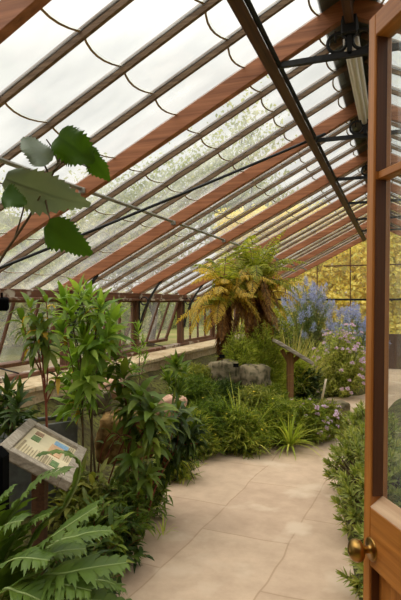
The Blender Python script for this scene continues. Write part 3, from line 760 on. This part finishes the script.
for lab, px, py, d, rx, ry, h, mt, ns, L, wd in [
      ('feathery green plant hiding the foot of the left tree fern', 238, 374, 6.95, .34, .26, 1.05, 'l_grass', 200, .10, .010),
      ('tall feathery green plant before the right tree fern', 262, 372, 7.25, .44, .30, 1.15, 'l_grass', 230, .11, .010),
      ('bright feathery mound directly behind the lectern board', 286, 366, 8.1, .50, .40, .80, 'l_grass', 230, .12, .012)]:
    q = W(px, py, d); bush('feathery_plant', lab, 'plant', ground(q.x, q.y), rx, ry, h, ns, 20, L, wd, mt, 'stalk', .4, None, True, .45, None, V((0, 0, 0)), .1, .9)

# --- rocks
def rock(label, p, size, mat, rz=0, seed=0, flat=False, group=None):
    me = bpy.data.meshes.new('rock'); import bmesh
    bm = bmesh.new(); bmesh.ops.create_icosphere(bm, subdivisions=4, radius=1)
    for v in bm.verts:
        c = v.co.copy(); k = max(abs(c.x), abs(c.y), abs(c.z)); c = c.lerp(c / k, .55)
        c *= 1 + .22 * noise.noise(c * 1.3 + V((seed * 3.1, 0, 0))) + .07 * noise.noise(c * 4 + V((seed, 5, 0)))
        v.co = V((c.x * size[0] / 2, c.y * size[1] / 2, c.z * size[2] / 2))
    bm.to_mesh(me); bm.free()
    for q in me.polygons: q.use_smooth = True
    me.materials.append(M[mat]); o = bpy.data.objects.new('rock', me); C.objects.link(o)
    o.location = V(p); o.rotation_euler = (0, 0, rz); tag(o, label, 'rock', group); return o
rock('grey angular rock below the left tree fern trunk', W(224, 372, 6.75), (.40, .34, .30), 'rockgrey', .4, 1)
rock('larger blocky grey rock beside the right tree fern base', W(253, 378, 6.8), (.42, .4, .36), 'rockgrey', 1.1, 2)
rock('brown boulder behind the near information sign', W(126, 436, 3.85), (.40, .36, .36), 'rockbrown', .3, 3)
rock('flat pinkish stone slab tilted beside the leafy shrub', W(112, 388, 4.1), (.30, .34, .14), 'rockpink', .5, 4)
rock('pale grey stone under the leaning dark shrub', W(100, 402, 3.9), (.15, .16, .18), 'rockgrey', .9, 5)
rock('tan stone at the back of the bed by the green rosettes', W(172, 406, 5.0), (.26, .3, .18), 'rockpink', .2, 6)
rock('grey stone at the far edge of the path', G(338, 408, .06), (.3, .25, .2), 'rockgrey', .7, 8)

# small black plant labels on the rocks
def plabel(label, p, rz):
    e = empty('plant_label', p); tag(e, label, 'plant label', None); mb = MB(); mb.box((0, 0, .07), (.07, .006, .05), Matrix.Rotation(-.5, 3, 'X'), 0, .002); mb.build('plate', M['black'], e)
    mb = MB(); mb.tube([(0, .0, -.06), (0, 0, .07)], .004); mb.build('stake', M['black'], e); e.rotation_euler = (0, 0, rz)
plabel('small black plant label on the rock below the left tree fern', W(222, 362, 6.55), .4)
plabel('small black plant label between the two grey rocks', W(236, 371, 6.5), .2)
cb_ = W(321, 403, 7.0); mb = MB(); t = W(326, 379, 7.0); mb.tube([cb_, cb_.lerp(t, .5), t], [.016, .015, .014], 8)
o = mb.build('marker_stake', M['cane'], None, cb_); tag(o, 'short pale stake leaning among the pink flowers', 'stake')

# --- signs
def near_sign():
    # level edges run away from the camera; the board slopes down towards the path
    dn_ = 2.5; BL = W(-2, 448, dn_); BR = W(69, 488, dn_); TL = W(28, 421, dn_ * 1.246); TR = W(85, 453, dn_ * 1.246)
    ex = ((TR - BR) + (TL - BL)).normalized(); es = (BR - BL); es = (es - ex * es.dot(ex)).normalized(); nz = es.cross(ex).normalized()
    if nz.z < 0: nz = -nz
    c = (BL + BR + TL + TR) / 4; w = ((TR - BR).length + (TL - BL).length) / 2; h = ((BR - BL).length + (TR - TL).length) / 2
    e = empty('information_sign', (c.x, c.y, zbed(c.x, c.y))); tag(e, 'slanted wooden information sign with pictures, among leaves beside the path', 'sign')
    R = Matrix((ex, es, nz)).transposed(); o3 = V(e.location)
    mb = MB(); fw = .055
    for (x, y, a, b) in ((0, -h / 2 + fw / 2, w, fw), (0, h / 2 - fw / 2, w, fw), (-w / 2 + fw / 2, 0, fw, h - 2 * fw), (w / 2 - fw / 2, 0, fw, h - 2 * fw)):
        mb.box(c - o3 + R @ V((x, y, .0)), (a, b, .05), R, 0, .004)
    mb.box(c - o3 + R @ V((0, 0, -.02)), (w - .02, h - .02, .02), R)
    mb.build('frame', M['greywood'], e)
    pn = MB(); pw, ph = w - 2 * fw, h - 2 * fw
    def rect(x, y, a, b, m_, z=.0): pn.box(c - o3 + R @ V((x, y, .003 + z)), (a, b, .004), R, m_)
    rect(0, 0, pw, ph, 0)
    # reader stands at +es (towards the path): text lines run along ex; top of the sheet is -es
    for i in range(9): rect(-pw * .30, -ph * .36 + i * ph * .055, pw * .3 * (1 if i % 4 != 3 else .6), ph * .018, 1, .004)
    rect(-pw * .25, -ph * .43, pw * .4, ph * .045, 1, .004)
    rect(pw * .16, -ph * .30, pw * .16, ph * .17, 2, .004); rect(pw * .36, -ph * .30, pw * .12, ph * .17, 5, .004)
    rect(-pw * .28, ph * .27, pw * .16, ph * .15, 2, .004)
    rect(pw * .10, ph * .16, pw * .34, ph * .28, 3, .004); rect(pw * .34, ph * .20, pw * .16, ph * .30, 4, .004)
    for i in range(5): rect(-pw * .28, ph * (.02 + i * .04), pw * .26, ph * .014, 1, .004)
    for i in range(3): rect(pw * .2, ph * (.37 + i * .04), pw * .5, ph * .014, 1, .004)
    pn.build('panel', [plain('sign sheet', hexc(222, 208, 172), .45, 0, .05), plain('sign text', hexc(164, 146, 114), .5), plain('sign green picture', hexc(108, 132, 84), .5, 0, .4, 60), plain('sign buff picture', hexc(214, 172, 132), .5, 0, .15, 60), plain('sign blue picture', hexc(136, 172, 200), .5, 0, .25, 60), plain('sign brown picture', hexc(160, 128, 100), .5, 0, .3, 60)], e)
    mb = MB()
    q = c - o3 + R @ V((.08, -.04, -.03)); mb.box((q.x, q.y, q.z / 2 - .03), (.07, .07, q.z + .02), Matrix.Rotation(TH, 3, 'Z'), 0, .004)
    mb.build('post', M['purlin'], e)
near_sign()
fs = W(290, 390, 7.0); fs.z = zbed(fs.x, fs.y)
e = empty('information_sign', fs); tag(e, 'wooden lectern sign with slanted board beside the pink flowers', 'sign'); e.rotation_euler = (0, 0, TH)
zt = W(290, 352, 7.0).z - fs.z
mb = MB(); mb.box((0, 0, zt / 2 - .03), (.085, .085, zt + .06), None, 0, .006); mb.beam((0, 0, zt - .16), (.14, 0, zt - .03), .05, .05); mb.beam((0, 0, zt - .16), (-.11, 0, zt + .03), .05, .05); mb.build('post', M['signwood'], e)
mb = MB(); Rb = Matrix.Rotation(.545, 3, 'Y'); mb.box((.03, 0, zt + .01), (.56, .42, .045), Rb, 0, .006); mb.build('board', M['greywood'], e)
mb = MB(); mb.box(V((.03, 0, zt + .01)) + Rb @ V((0, 0, .026)), (.46, .34, .006), Rb); mb.build('panel', M['greywood'], e)

# --- black box at the left edge, trough, junction box
p = W(-12, 500, 2.15)
mb = MB(); zb = zbed(p.x, p.y); hh = W(0, 448, 2.15).z - zb
mb.box((0, 0, hh / 2 - .02), (.15, .13, hh + .04), Matrix.Rotation(TH, 3, 'Z'), 0, .03)
o = mb.build('bollard', M['black'], None); o.location = (p.x, p.y, zb); tag(o, 'black bollard with rounded top at the left edge before the sign', 'bollard')
p = W(2, 304, 4.55)
e = empty('floodlight', p); tag(e, 'small black lamp hanging under the left eave beam', 'lamp'); e.rotation_euler = (.2, 0, .6)
mb = MB(); mb.box((0, 0, 0), (.11, .09, .11), None, 0, .012); mb.build('housing', M['black'], e)
mb = MB(); mb.tube([(0, 0, .04), (0, 0, .1)], .01); mb.build('hanger', M['black'], e)
tc = W(38, 420, 3.5); tb = zbed(tc.x, tc.y)
e = empty('trough', (tc.x, tc.y, tb)); tag(e, 'grey zinc trough behind the near information sign', 'trough'); e.rotation_euler = (0, 0, .65 + TH)
mb = MB(); hz = tc.z - tb
for (x, y, a, b) in ((0, -.11, .46, .02), (0, .11, .46, .02), (-.22, 0, .02, .22), (.22, 0, .02, .22)): mb.box((x, y, hz / 2 - .04), (a, b, hz + .06), None, 0, .004)
mb.build('body', M['grey'], e)
mb = MB(); mb.box((0, 0, hz - .05), (.44, .21, .03)); mb.build('soil', M['soil'], e)

# --- near left: jagged leaved plant
def jag_leaf(lf, rb, path, Wd, teeth=11, nrm_hint=V((0, 0, 1)), r=.009):
    pts = spline(path, 8); n = len(pts) - 1; stemtube(rb, pts, r, .002, 6)
    acc = 0; T_ = []
    for i in range(n + 1):
        T_.append((pts[min(i + 1, n)] - pts[max(i - 1, 0)]).normalized())
    def at(t):
        f = t * n; i = min(n - 1, int(f)); return pts[i].lerp(pts[i + 1], f - i), T_[i].lerp(T_[i + 1], f - i).normalized()
    for sg in (-1, 1):
        for k in range(teeth):
            t0 = .10 + .88 * k / teeth; t1 = .10 + .88 * (k + 1) / teeth; tm = (t0 + t1) / 2
            w = Wd / 2 * (math.sin(PI * (.10 + .84 * tm)) ** .7) * rnd.uniform(.85, 1.15)
            p0, d0 = at(t0); p1, d1 = at(t1); pm, dm = at(tm)
            sd = dm.cross(nrm_hint).normalized() * sg; up = sd.cross(dm) * sg
            if up.z < 0: up = -up
            sink = -.22
            def q(al, w_, lift=0): # al 0..1 along the lobe base
                return p0.lerp(p1, al) + sd * w_ + dm * (w_ * .35) + up * (lift + w_ * sink * (w_ / max(w, 1e-4)) * .8 + .10 * w_)
            # lobe: web near the rib, then three pointed teeth
            vs = [p0 - dm * 0, p1, q(.0, w * .42, .004), q(.5, w * .5, .010), q(1.0, w * .36, .004), q(.15, w * .78), q(.62, w * 1.05), q(1.0, w * .72), q(.42, w * .72, .004), q(.82, w * .66, .004)]
            lf.add(vs, [(0, 1, 4, 3), (0, 3, 2), (2, 3, 8, 5), (3, 9, 6, 8), (3, 4, 7, 9)], 0, True)
jb = W(-6, 620, 2.0); jb.z = zbed(jb.x, jb.y)
e = empty('jagged_leaf_plant', jb); tag(e, 'large plant with jagged thistle-like leaves in the bottom left corner', 'plant')
JL = [([(0, 640, 2.0), (30, 545, 1.95), (66, 505, 1.9), (80, 466, 1.88), (62, 452, 1.86), (36, 456, 1.85)], .07),
      ([(-10, 640, 2.05), (-6, 560, 2.0), (14, 510, 1.95), (42, 478, 1.95), (70, 470, 1.93)], .22),
      ([(-5, 640, 2.0), (10, 575, 1.85), (48, 540, 1.75), (98, 506, 1.75)], .27),
      ([(-10, 640, 2.0), (30, 590, 1.75), (70, 572, 1.68), (128, 562, 1.72)], .26),
      ([(0, 640, 1.95), (40, 612, 1.65), (85, 600, 1.62), (135, 606, 1.68)], .24),
      ([(-15, 640, 1.95), (-6, 590, 1.75), (12, 560, 1.65), (50, 560, 1.62)], .24),
      ([(-20, 640, 1.9), (0, 600, 1.6), (20, 592, 1.55), (52, 606, 1.55)], .24),
      ([(-20, 640, 2.05), (-20, 560, 2.0), (-8, 510, 1.95), (14, 488, 1.95)], .20),
      ([(0, 640, 2.05), (40, 560, 2.1), (80, 535, 2.15), (112, 530, 2.2)], .20),
      ([(-10, 640, 2.0), (0, 580, 1.9), (22, 530, 1.86), (52, 512, 1.85)], .22),
      ([(-20, 640, 2.0), (-14, 570, 1.85), (0, 530, 1.8), (24, 520, 1.78)], .24),
      ([(-10, 640, 1.9), (16, 600, 1.7), (52, 584, 1.64), (92, 590, 1.62)], .24),
      ([(-5, 640, 2.0), (22, 590, 1.95), (48, 556, 1.93), (86, 548, 1.95)], .22),
      ([(0, 650, 2.05), (60, 590, 2.05), (100, 580, 2.1), (122, 588, 2.15)], .20)]
for path, wd in JL:
    lf = MB(); rb = MB()
    jag_leaf(lf, rb, [jb + rv(.02) + V((0, 0, .02))] + [W(*q) for q in path[1:]], wd, 13 if wd > .1 else 9)
    lf.v = [(x - jb.x, y - jb.y, z - jb.z) for x, y, z in lf.v]; rb.v = [(x - jb.x, y - jb.y, z - jb.z) for x, y, z in rb.v]
    o = lf.build('leaf', M['l_thistle'], e); rb.build('midrib', M['l_rib'], o)

# --- climbing stem with big toothed leaves, upper left
vb = W(-40, 330, 1.9)
vb0 = V((vb.x, vb.y, zbed(vb.x, vb.y)))
e = empty('climbing_plant', vb0); tag(e, 'climbing stem with big toothed leaves hanging at the upper left', 'plant')
st = MB()
stem = [vb0, W(-30, 330, 1.8), W(-4, 268, 1.75), W(30, 215, 1.7), W(58, 162, 1.68), W(62, 140, 1.68)]
stemtube(st, [p - vb0 for p in spline(stem, 8)], .006, .003)
for a in ([(50, 178, 1.69), (42, 160, 1.66), (35, 150, 1.64)], [(58, 162, 1.68), (52, 148, 1.68), (46, 139, 1.67)], [(58, 163, 1.68), (75, 162, 1.66), (90, 168, 1.65)], [(52, 172, 1.68), (68, 156, 1.66), (70, 150, 1.65)],
          [(40, 196, 1.69), (30, 190, 1.66), (24, 186, 1.64)], [(45, 190, 1.69), (38, 200, 1.66), (40, 196, 1.63)], [(44, 192, 1.69), (47, 208, 1.66), (50, 220, 1.64)], [(14, 240, 1.73), (24, 205, 1.7), (20, 190, 1.66)]):
    stemtube(st, [p - vb0 for p in spline([W(*q) for q in a], 4)], .0035, .002)
st.build('stem', M['brownstalk'], e)
rd = V((cth, sth, 0)); fwd = V((-sth, cth, 0)); upv = V((0, 0, 1))
def big_leaf(name, px, py, d, ang, Lp, Wp, mat, pitch=0, yaw=0, cup=.15, seed=0):
    """toothed leaf: base at (px,py), pointing ang degrees (0 = right, 90 = down)"""
    r = random.Random(seed); L = Lp / F * d; Wd = Wp / F * d; b = W(px, py, d)
    a = math.radians(ang); ex = rd * math.cos(a) - upv * math.sin(a); ey = ex.cross(fwd).normalized(); n = fwd.copy()
    q = Matrix.Rotation(yaw, 3, ex) @ Matrix.Rotation(pitch, 3, ey); ex = q @ ex; ey = Matrix.Rotation(yaw, 3, ex) @ ey; n = ex.cross(ey)
    ns, lf = 26, MB(); mid = []; rows = []
    for i in range(ns + 1):
        t = i / ns; bend = -cup * L * t * t
        c = b + ex * L * t + n * bend; mid.append(c)
        w = Wd / 2 * (math.sin(PI * (.12 + .88 * t ** .75)) ** .75) if i < ns else 0
        if i == 0: w = Wd * .22
        row = []
        for sg in (-1, 1):
            tooth = (1.0 + (.13 if i % 2 else -.07) + r.uniform(-.04, .04)) * (1 + .10 * math.sin(t * 9 + seed))
            fold = .10 * w + .26 * w * math.sin(t * 9 + sg + seed)
            row.append((c + ey * sg * w * .55 + n * (w * .22), c + ey * sg * w * tooth + ex * (L * .035 * (i % 2)) + n * fold))
        rows.append(row)
    vs = []
    for i in range(ns + 1): vs += [rows[i][0][1], rows[i][0][0], mid[i], rows[i][1][0], rows[i][1][1]]
    vs = [v - vb0 for v in vs]
    fs_ = [(i * 5 + j, i * 5 + j + 1, (i + 1) * 5 + j + 1, (i + 1) * 5 + j) for i in range(ns) for j in range(4)]
    lf.add(vs, fs_, 0, True); o = lf.build(name, M[mat], e)
    vn = MB(); vn.tube([m_ - vb0 + n * -.0015 for m_ in mid], [.0018 * (1 - .8 * i / ns) for i in range(ns + 1)], 4)
    vn.build('midrib', M['l_rib'], o); return o
big_leaf('leaf', 48, 164, 1.62, 228, 44, 25, 'l_vinegrey', .1, .2, .2, 1)
big_leaf('leaf', 58, 136, 1.64, 36, 44, 38, 'l_vine', -.2, .1, .2, 2)
big_leaf('leaf', 86, 148, 1.65, 64, 38, 24, 'l_vine', .1, .5, .25, 3)
big_leaf('leaf', 5, 178, 1.62, 27, 84, 42, 'l_vinegrey', .2, .35, .45, 4)
big_leaf('leaf', 2, 196, 1.60, 8, 24, 25, 'l_vine', .1, -.4, .2, 5)
big_leaf('leaf', 47, 224, 1.64, 38, 52, 32, 'l_vine', .1, .2, .2, 6)
big_leaf('leaf', 42, 150, 1.70, 70, 10, 6, 'l_vine', .1, .2, .2, 7)

# --- near left shrubs
def tips(lst, d): return [(W(x, y, d + rnd.uniform(-.15, .15)), s) for x, y, s in lst]
b = W(48, 470, 3.2); b = ground(b.x, b.y)
shoot_plant('drooping_shrub', 'tall shrub with red stems and drooping leaves, left of the bright shrub', 'shrub', b,
            tips([(30, 306, 1), (22, 318, .9), (42, 330, 1.1), (36, 322, .8), (50, 352, 1.1), (33, 350, .9), (58, 372, .9), (46, 300, .8)], 3.2), 'l_mid', 'redstalk', .16, .042, 10, 1.5, .008, 5, (.5, 1.9), .35)
b = W(92, 470, 3.5); b = ground(b.x, b.y)
shoot_plant('rosette_shrub', 'tall bright green shrub of pointed leaf rosettes under the eave', 'shrub', b,
            tips([(98, 322, 1.25), (108, 336, 1), (84, 340, 1.2), (72, 312, 1), (88, 298, 1), (64, 300, .9), (78, 292, .8), (100, 304, .9), (92, 352, 1.1), (76, 362, 1.1), (86, 378, 1.1), (70, 386, .9), (98, 372, .9), (80, 400, 1), (66, 408, .9), (92, 398, .8), (112, 324, 1.2), (62, 330, .9)], 3.5), 'l_bright', 'brownstalk', .19, .042, 16, .9, .007, 5, (.2, 1.65), .12)
b = W(138, 492, 3.75); b = ground(b.x, b.y)
shoot_plant('dark_shrub', 'dark leaning shrub with drooping leaves overhanging the path edge', 'shrub', b,
            tips([(184, 418, 1.1), (190, 436, 1.2), (176, 440, 1.1), (198, 426, .9), (170, 456, 1), (186, 456, 1.1), (160, 468, .9), (178, 408, .9), (200, 444, .8)], 3.75), 'l_dark', 'redstalk', .17, .040, 17, 1.6, .007, 5, (.4, 2.0), .0)
b = W(130, 500, 3.6); b = ground(b.x, b.y)
shoot_plant('branching_shrub', 'green shrub with long red stems and spreading leaf rosettes before the boulder', 'shrub', b,
            tips([(114, 352, 1.3), (124, 374, 1.2), (140, 396, 1.3), (152, 408, 1.3), (132, 410, 1.2), (162, 424, 1.1), (120, 396, 1), (146, 432, 1.1), (156, 446, 1), (134, 456, .9), (148, 474, .9), (122, 470, .9)], 3.5), 'l_mid', 'redstalk', .17, .044, 15, 1.3, .007, 6, (.4, 1.8), .04)
b = W(166, 420, 4.6); b = ground(b.x, b.y)
shoot_plant('rosette_plant', 'upright green rosette plant standing in front of the ledge', 'shrub', b,
            tips([(176, 364, 1), (184, 372, .8), (168, 376, .9), (174, 384, .9), (180, 390, .8)], 4.6), 'l_mid', 'stalk', .17, .034, 20, .5, .007, 5, (.1, 1.2))
b = W(142, 380, 4.5); b = ground(b.x, b.y)
shoot_plant('rosette_plant', 'thin small-leaved plant against the iron bracket post', 'shrub', b,
            tips([(138, 328, .9), (143, 340, .7), (136, 350, .8), (146, 356, .7), (134, 366, .7)], 4.5), 'l_bright', 'brownstalk', .11, .022, 16, .5, .005, 5, (.2, 1.3))
b = W(6, 450, 3.0); b = ground(b.x, b.y)
shoot_plant('dark_shrub', 'dark shrub at the left edge above the near sign', 'shrub', b,
            tips([(8, 392, 1), (18, 402, .9), (-4, 400, 1), (26, 416, .8), (4, 416, 1), (14, 424, .9), (-6, 430, 1), (20, 388, .7)], 3.0), 'l_dark', 'brownstalk', .14, .032, 18, .9, .006, 4)
b = W(96, 452, 3.6); b = ground(b.x, b.y); e = empty('arching_bramble', b); tag(e, 'bare arching red stems curving over the brown boulder', 'plant')
for a_, m_, c_ in (((96, 452, 3.6), (112, 396, 3.45), (142, 452, 3.4)), ((92, 452, 3.6), (100, 408, 3.5), (122, 440, 3.4)), ((100, 452, 3.6), (132, 392, 3.5), (150, 430, 3.5))):
    mb = MB(); pts = [p - b for p in bez(b + rv(.02) + V((0, 0, .02)), W(*m_), W(*c_), 10)]; stemtube(mb, pts, .006, .003); o = mb.build('stem', M['redstalk'], e)
    lf = MB()
    for k in range(5): lf.leaf(pts[rnd.randint(4, 10)], (rdir() + V((0, 0, .2))).normalized(), V((0, 0, 1)), .09, .035, 1.2, .3, 4, 'ovate')
    lf.build('foliage', M['l_mid'], o)
# understorey along the near path edge
US = [('leafy green groundcover clump beside the near sign', 96, 498, 3.0, .22, .22, .40, 'l_mid', 26, .11, .034),
      ('dark low clump spilling on to the path below the leaning shrub', 114, 520, 3.2, .22, .24, .34, 'l_dark', 30, .10, .028),
      ('mixed green clump at the path edge by the big jagged leaves', 84, 548, 2.75, .22, .24, .32, 'l_dark', 30, .09, .030),
      ('bushy green clump under the drooping dark leaves', 140, 484, 3.9, .26, .26, .46, 'l_mid', 36, .09, .022),
      ('green clump filling the bed behind the near sign', 84, 462, 3.4, .28, .28, .46, 'l_olive', 36, .11, .034),
      ('dense clump before the brown boulder', 120, 480, 3.45, .26, .26, .42, 'l_mid', 36, .09, .028),
      ('thin pale-leaved clump between the brown boulder and the path', 138, 466, 4.0, .24, .24, .52, 'l_herb', 34, .09, .020),
      ('low green clump between the tan stone and the dark shrub', 174, 436, 4.75, .28, .24, .42, 'l_herb', 60, .09, .018)]
for lab, px, py, d, rx, ry, h, mt, ns, L, wd in US:
    q = W(px, py, d); bush('groundcover_clump', lab, 'plant', ground(q.x, q.y), rx, ry, h, ns * 2, 11, L, wd, mt, 'redstalk' if ns < 35 else 'brownstalk', .7, None, False, .8, None, V((0, 0, 0)), .1, .3)
q = G(163, 533, .02); tuft('grass_tuft', 'small grass tuft growing out on to the path stones', 'plant', q, 14, .14, .012, 'l_grass', 1.2, 1.2)

# --- far bed: herbs, straps, yellow and pink flowers
HB = [('feathery herb mound with yellow flowers at the left end of the far bed', 188, 434, 5.45, .38, .34, .44, 'l_herb', ('yellow', 16, 1.3)),
      ('spreading green herb mound below the left grey rock', 213, 424, 5.7, .40, .34, .50, 'l_mid', ('yellow', 10, 1.3)),
      ('dark green herb mound at the middle front of the far bed', 240, 436, 5.6, .36, .3, .44, 'l_herb', ('yellow', 14, 1.2)),
      ('olive herb mound below the right grey rock', 255, 412, 6.2, .36, .34, .44, 'l_olive', ('yellow', 8, 1.2)),
      ('tall fine-leaved herb in front of the lectern post', 276, 424, 5.95, .34, .3, .46, 'l_herb', ('yellow', 10, 1.2)),
      ('pink flowered clump right of the lectern post', 304, 428, 6.05, .36, .3, .42, 'l_herb', ('pink', 40, 1.1)),
      ('pink flowered clump at the right tip of the far bed', 326, 430, 6.25, .28, .26, .38, 'l_olive', ('pink', 36, 1.1)),
      ('green mound behind the rosette plant near the ledge', 196, 392, 6.2, .40, .34, .44, 'l_mid', None),
      ('dark leafy mound below the tree fern trunks', 222, 396, 6.4, .36, .3, .36, 'l_dark', None),
      ('low herb mound between rock and lectern', 268, 396, 6.7, .34, .3, .36, 'l_herb', None),
      ('light green mound left of the tree ferns by the ledge', 194, 370, 6.7, .36, .3, .34, 'l_olive', None)]
for lab, px, py, d, rx, ry, h, mt, fl_ in HB:
    q = W(px, py, d); bush('herb_mound', lab, 'plant', ground(q.x, q.y), rx * 1.1, ry * 1.1, h * 1.2, 300, 17, .095, .012, mt, 'stalk', .4, None, True, .5, fl_)
q = G(290, 445, .06); tuft('strap_plant', 'star-shaped clump of strap leaves at the front of the far bed', 'plant', ground(q.x, q.y, .06), 70, .44, .026, 'l_grass', 1.35, 1.3)
q = W(240, 420, 5.75); tuft('strap_plant', 'strap-leaved tuft among the herb mounds below the rocks', 'plant', ground(q.x, q.y), 60, .80, .022, 'l_grass', 1.0, 1.2)
q = G(205, 440, .08); tuft('grass_tuft', 'narrow-leaved tuft at the far path corner', 'plant', ground(q.x, q.y + .2), 60, .36, .012, 'l_grass', 1.1, 1.2)

# --- behind: grasses, dark shrub, pink and blue flowered bushes
GR = [('green feathery grass right of the tree fern trunks', 268, 372, 7.9, 300, .85, 'l_grass'), ('arching straw-coloured grass behind the lectern board', 292, 368, 8.2, 320, 1.2, 'l_straw'),
      ('tall green grass between the lectern and the tree fern', 280, 378, 7.7, 240, .62, 'l_grass'), ('green grass behind the pink flowered bush', 318, 360, 9.4, 240, .95, 'l_grass'),
      ('low bright grass beside the lower tree fern trunk', 240, 384, 7.1, 160, .55, 'l_bright'),
      ('tall arching green grass hiding the right tree fern trunk', 250, 372, 7.15, 320, .80, 'l_grass')]
for lab, px, py, d, n, L, mt in GR:
    q = W(px, py, d); tuft('grass_clump', lab, 'grass', ground(q.x, q.y), n, L, .012, mt, .75, 1.3)
q = W(305, 398, 8.0); bush('evergreen_shrub', 'dark evergreen shrub in the shade behind the lectern post', 'shrub', ground(q.x, q.y), .42, .4, .62, 170, 16, .07, .03, 'l_dark', 'brownstalk', .4, None, False)
q = W(268, 345, 9.6); bush('evergreen_shrub', 'tall green shrub behind the tree ferns', 'shrub', ground(q.x, q.y), .75, .6, 1.35, 260, 22, .09, .024, 'l_herb', 'brownstalk', .4, None, True)
q = W(342, 396, 8.9); bush('pink_bush', 'rounded pale bush dotted with pink flowers by the far path', 'shrub', ground(q.x, q.y), .62, .5, 1.28, 360, 18, .08, .018, 'l_pale', 'stalk', .4, None, True, .6, ('pink', 98, 1.45))
q = W(307, 380, 10.4); bush('blue_bush', 'tall bush of blue flower spikes, left one before the far gable', 'shrub', ground(q.x, q.y), .85, .6, 1.78, 300, 20, .09, .014, 'l_blue', 'stalk', .4, None, True, .45, ('blue', 95, .95, 'flower_spike'))
q = W(352, 380, 9.9); bush('blue_bush', 'blue flowered bush behind the pink bush, next to the door edge', 'shrub', ground(q.x, q.y), .62, .5, 1.35, 300, 20, .09, .014, 'l_blue', 'stalk', .4, None, True, .45, ('blue', 95, .95, 'flower_spike'))

# --- right bed
RB = [('succulent-leaved mound on the right path edge, nearest the door knob', -.04, 3.05, .24, .32, .36), ('succulent-leaved mound on the right path edge, in the middle', -.10, 3.75, .34, .36, .54),
      ('grey-green mound on the right path edge beyond the middle one', -.22, 4.5, .36, .40, .52), ('farthest grey-green mound on the right path edge', -.25, 5.5, .34, .44, .52)]
for k, (lab, x, y, rx, ry, h) in enumerate(RB):
    e_ = empty('succulent_mound', ground(x, y)); tag(e_, lab, 'plant'); lf = MB(); st = MB()
    for i in range(120):
        az = rnd.uniform(0, 2 * PI); el = math.asin(rnd.random() ** .6); kk = rnd.uniform(.8, 1)
        p = V((math.cos(az) * math.cos(el) * rx, math.sin(az) * math.cos(el) * ry, math.sin(el) * h)) * kk; p.z = max(.03, p.z)
        pts = bez((p.x * .2, p.y * .2, 0), (p.x * .6, p.y * .6, p.z * .6), p, 5); stemtube(st, pts, .006, .003, 4)
        ax = (V((p.x, p.y, p.z * .8 + .1))).normalized(); rosette(lf, p, ax, 18, .07, .017, .2, 3, (.2, 1.5), 'lance', .25, .05)
    lf.build('foliage', M['l_succ'], e_); st.build('stems', M['brownstalk'], e_)
q = ground(.06, 2.45); shoot_plant('broad_leaf_plant', 'broad-leaved green plant at the path edge under the door knob', 'plant', q, [(q + V((-.10, .1, .22)), 1), (q + V((-.02, -.1, .2)), 1), (q + V((.08, .15, .25)), 1), (q + V((-.13, .3, .16)), .9)], 'l_mid', 'stalk', .14, .06, 12, .7, .005, 2, (.4, 1.5), 0, None, 'ovate')
for k, (lab, x, y, rx, h, mt) in enumerate([('leafy shrub seen through the lower glass of the open door', .80, 2.2, .48, 1.75, 'l_bright'), ('large green shrub in the right bed behind the door glass', 1.2, 4.2, .8, 1.3, 'l_mid'), ('dark green shrub in the right bed beside the right wall', 1.7, 2.8, .6, 1.3, 'l_dark'), ('olive shrub far along the right bed', 1.0, 7.0, .8, 1.1, 'l_olive'), ('tall dark shrub at the back of the right bed', 1.4, 9.5, .85, 1.5, 'l_dark')]):
    bush('bed_shrub', lab, 'shrub', ground(x, y), rx, rx, h, 260, 20, .10, .034, mt, 'brownstalk', .5, None, True)

# ------------------------------------------------------------------ light
w = bpy.data.worlds.new('overcast sky'); sc.world = w; w.use_nodes = True; t = w.node_tree; t.nodes.clear()
out = t.nodes.new('ShaderNodeOutputWorld'); bg = t.nodes.new('ShaderNodeBackground'); tc_ = t.nodes.new('ShaderNodeTexCoord'); sp = t.nodes.new('ShaderNodeSeparateXYZ')
mr = t.nodes.new('ShaderNodeMapRange'); mr.inputs[1].default_value = .40; mr.inputs[2].default_value = 1; mr.inputs[3].default_value = .80; mr.inputs[4].default_value = 3.3
t.links.new(tc_.outputs['Generated'], sp.inputs[0]); t.links.new(sp.outputs[2], mr.inputs[0]); t.links.new(mr.outputs[0], bg.inputs[1]); bg.inputs[0].default_value = (1.0, .985, .955, 1)
t.links.new(bg.outputs[0], out.inputs[0])
s = bpy.data.lights.new('soft_sun', 'SUN'); s.energy = 1.75; s.angle = .9; s.color = (1, .94, .86); so = bpy.data.objects.new('soft_sun', s); C.objects.link(so); so.rotation_euler = (.25, -.55, 0)
sc.view_settings.view_transform = 'Standard'; sc.view_settings.look = 'None'; sc.view_settings.exposure = 0.0; sc.view_settings.gamma = 1
sc.cycles.max_bounces = 10; sc.cycles.transparent_max_bounces = 24; sc.cycles.diffuse_bounces = 4
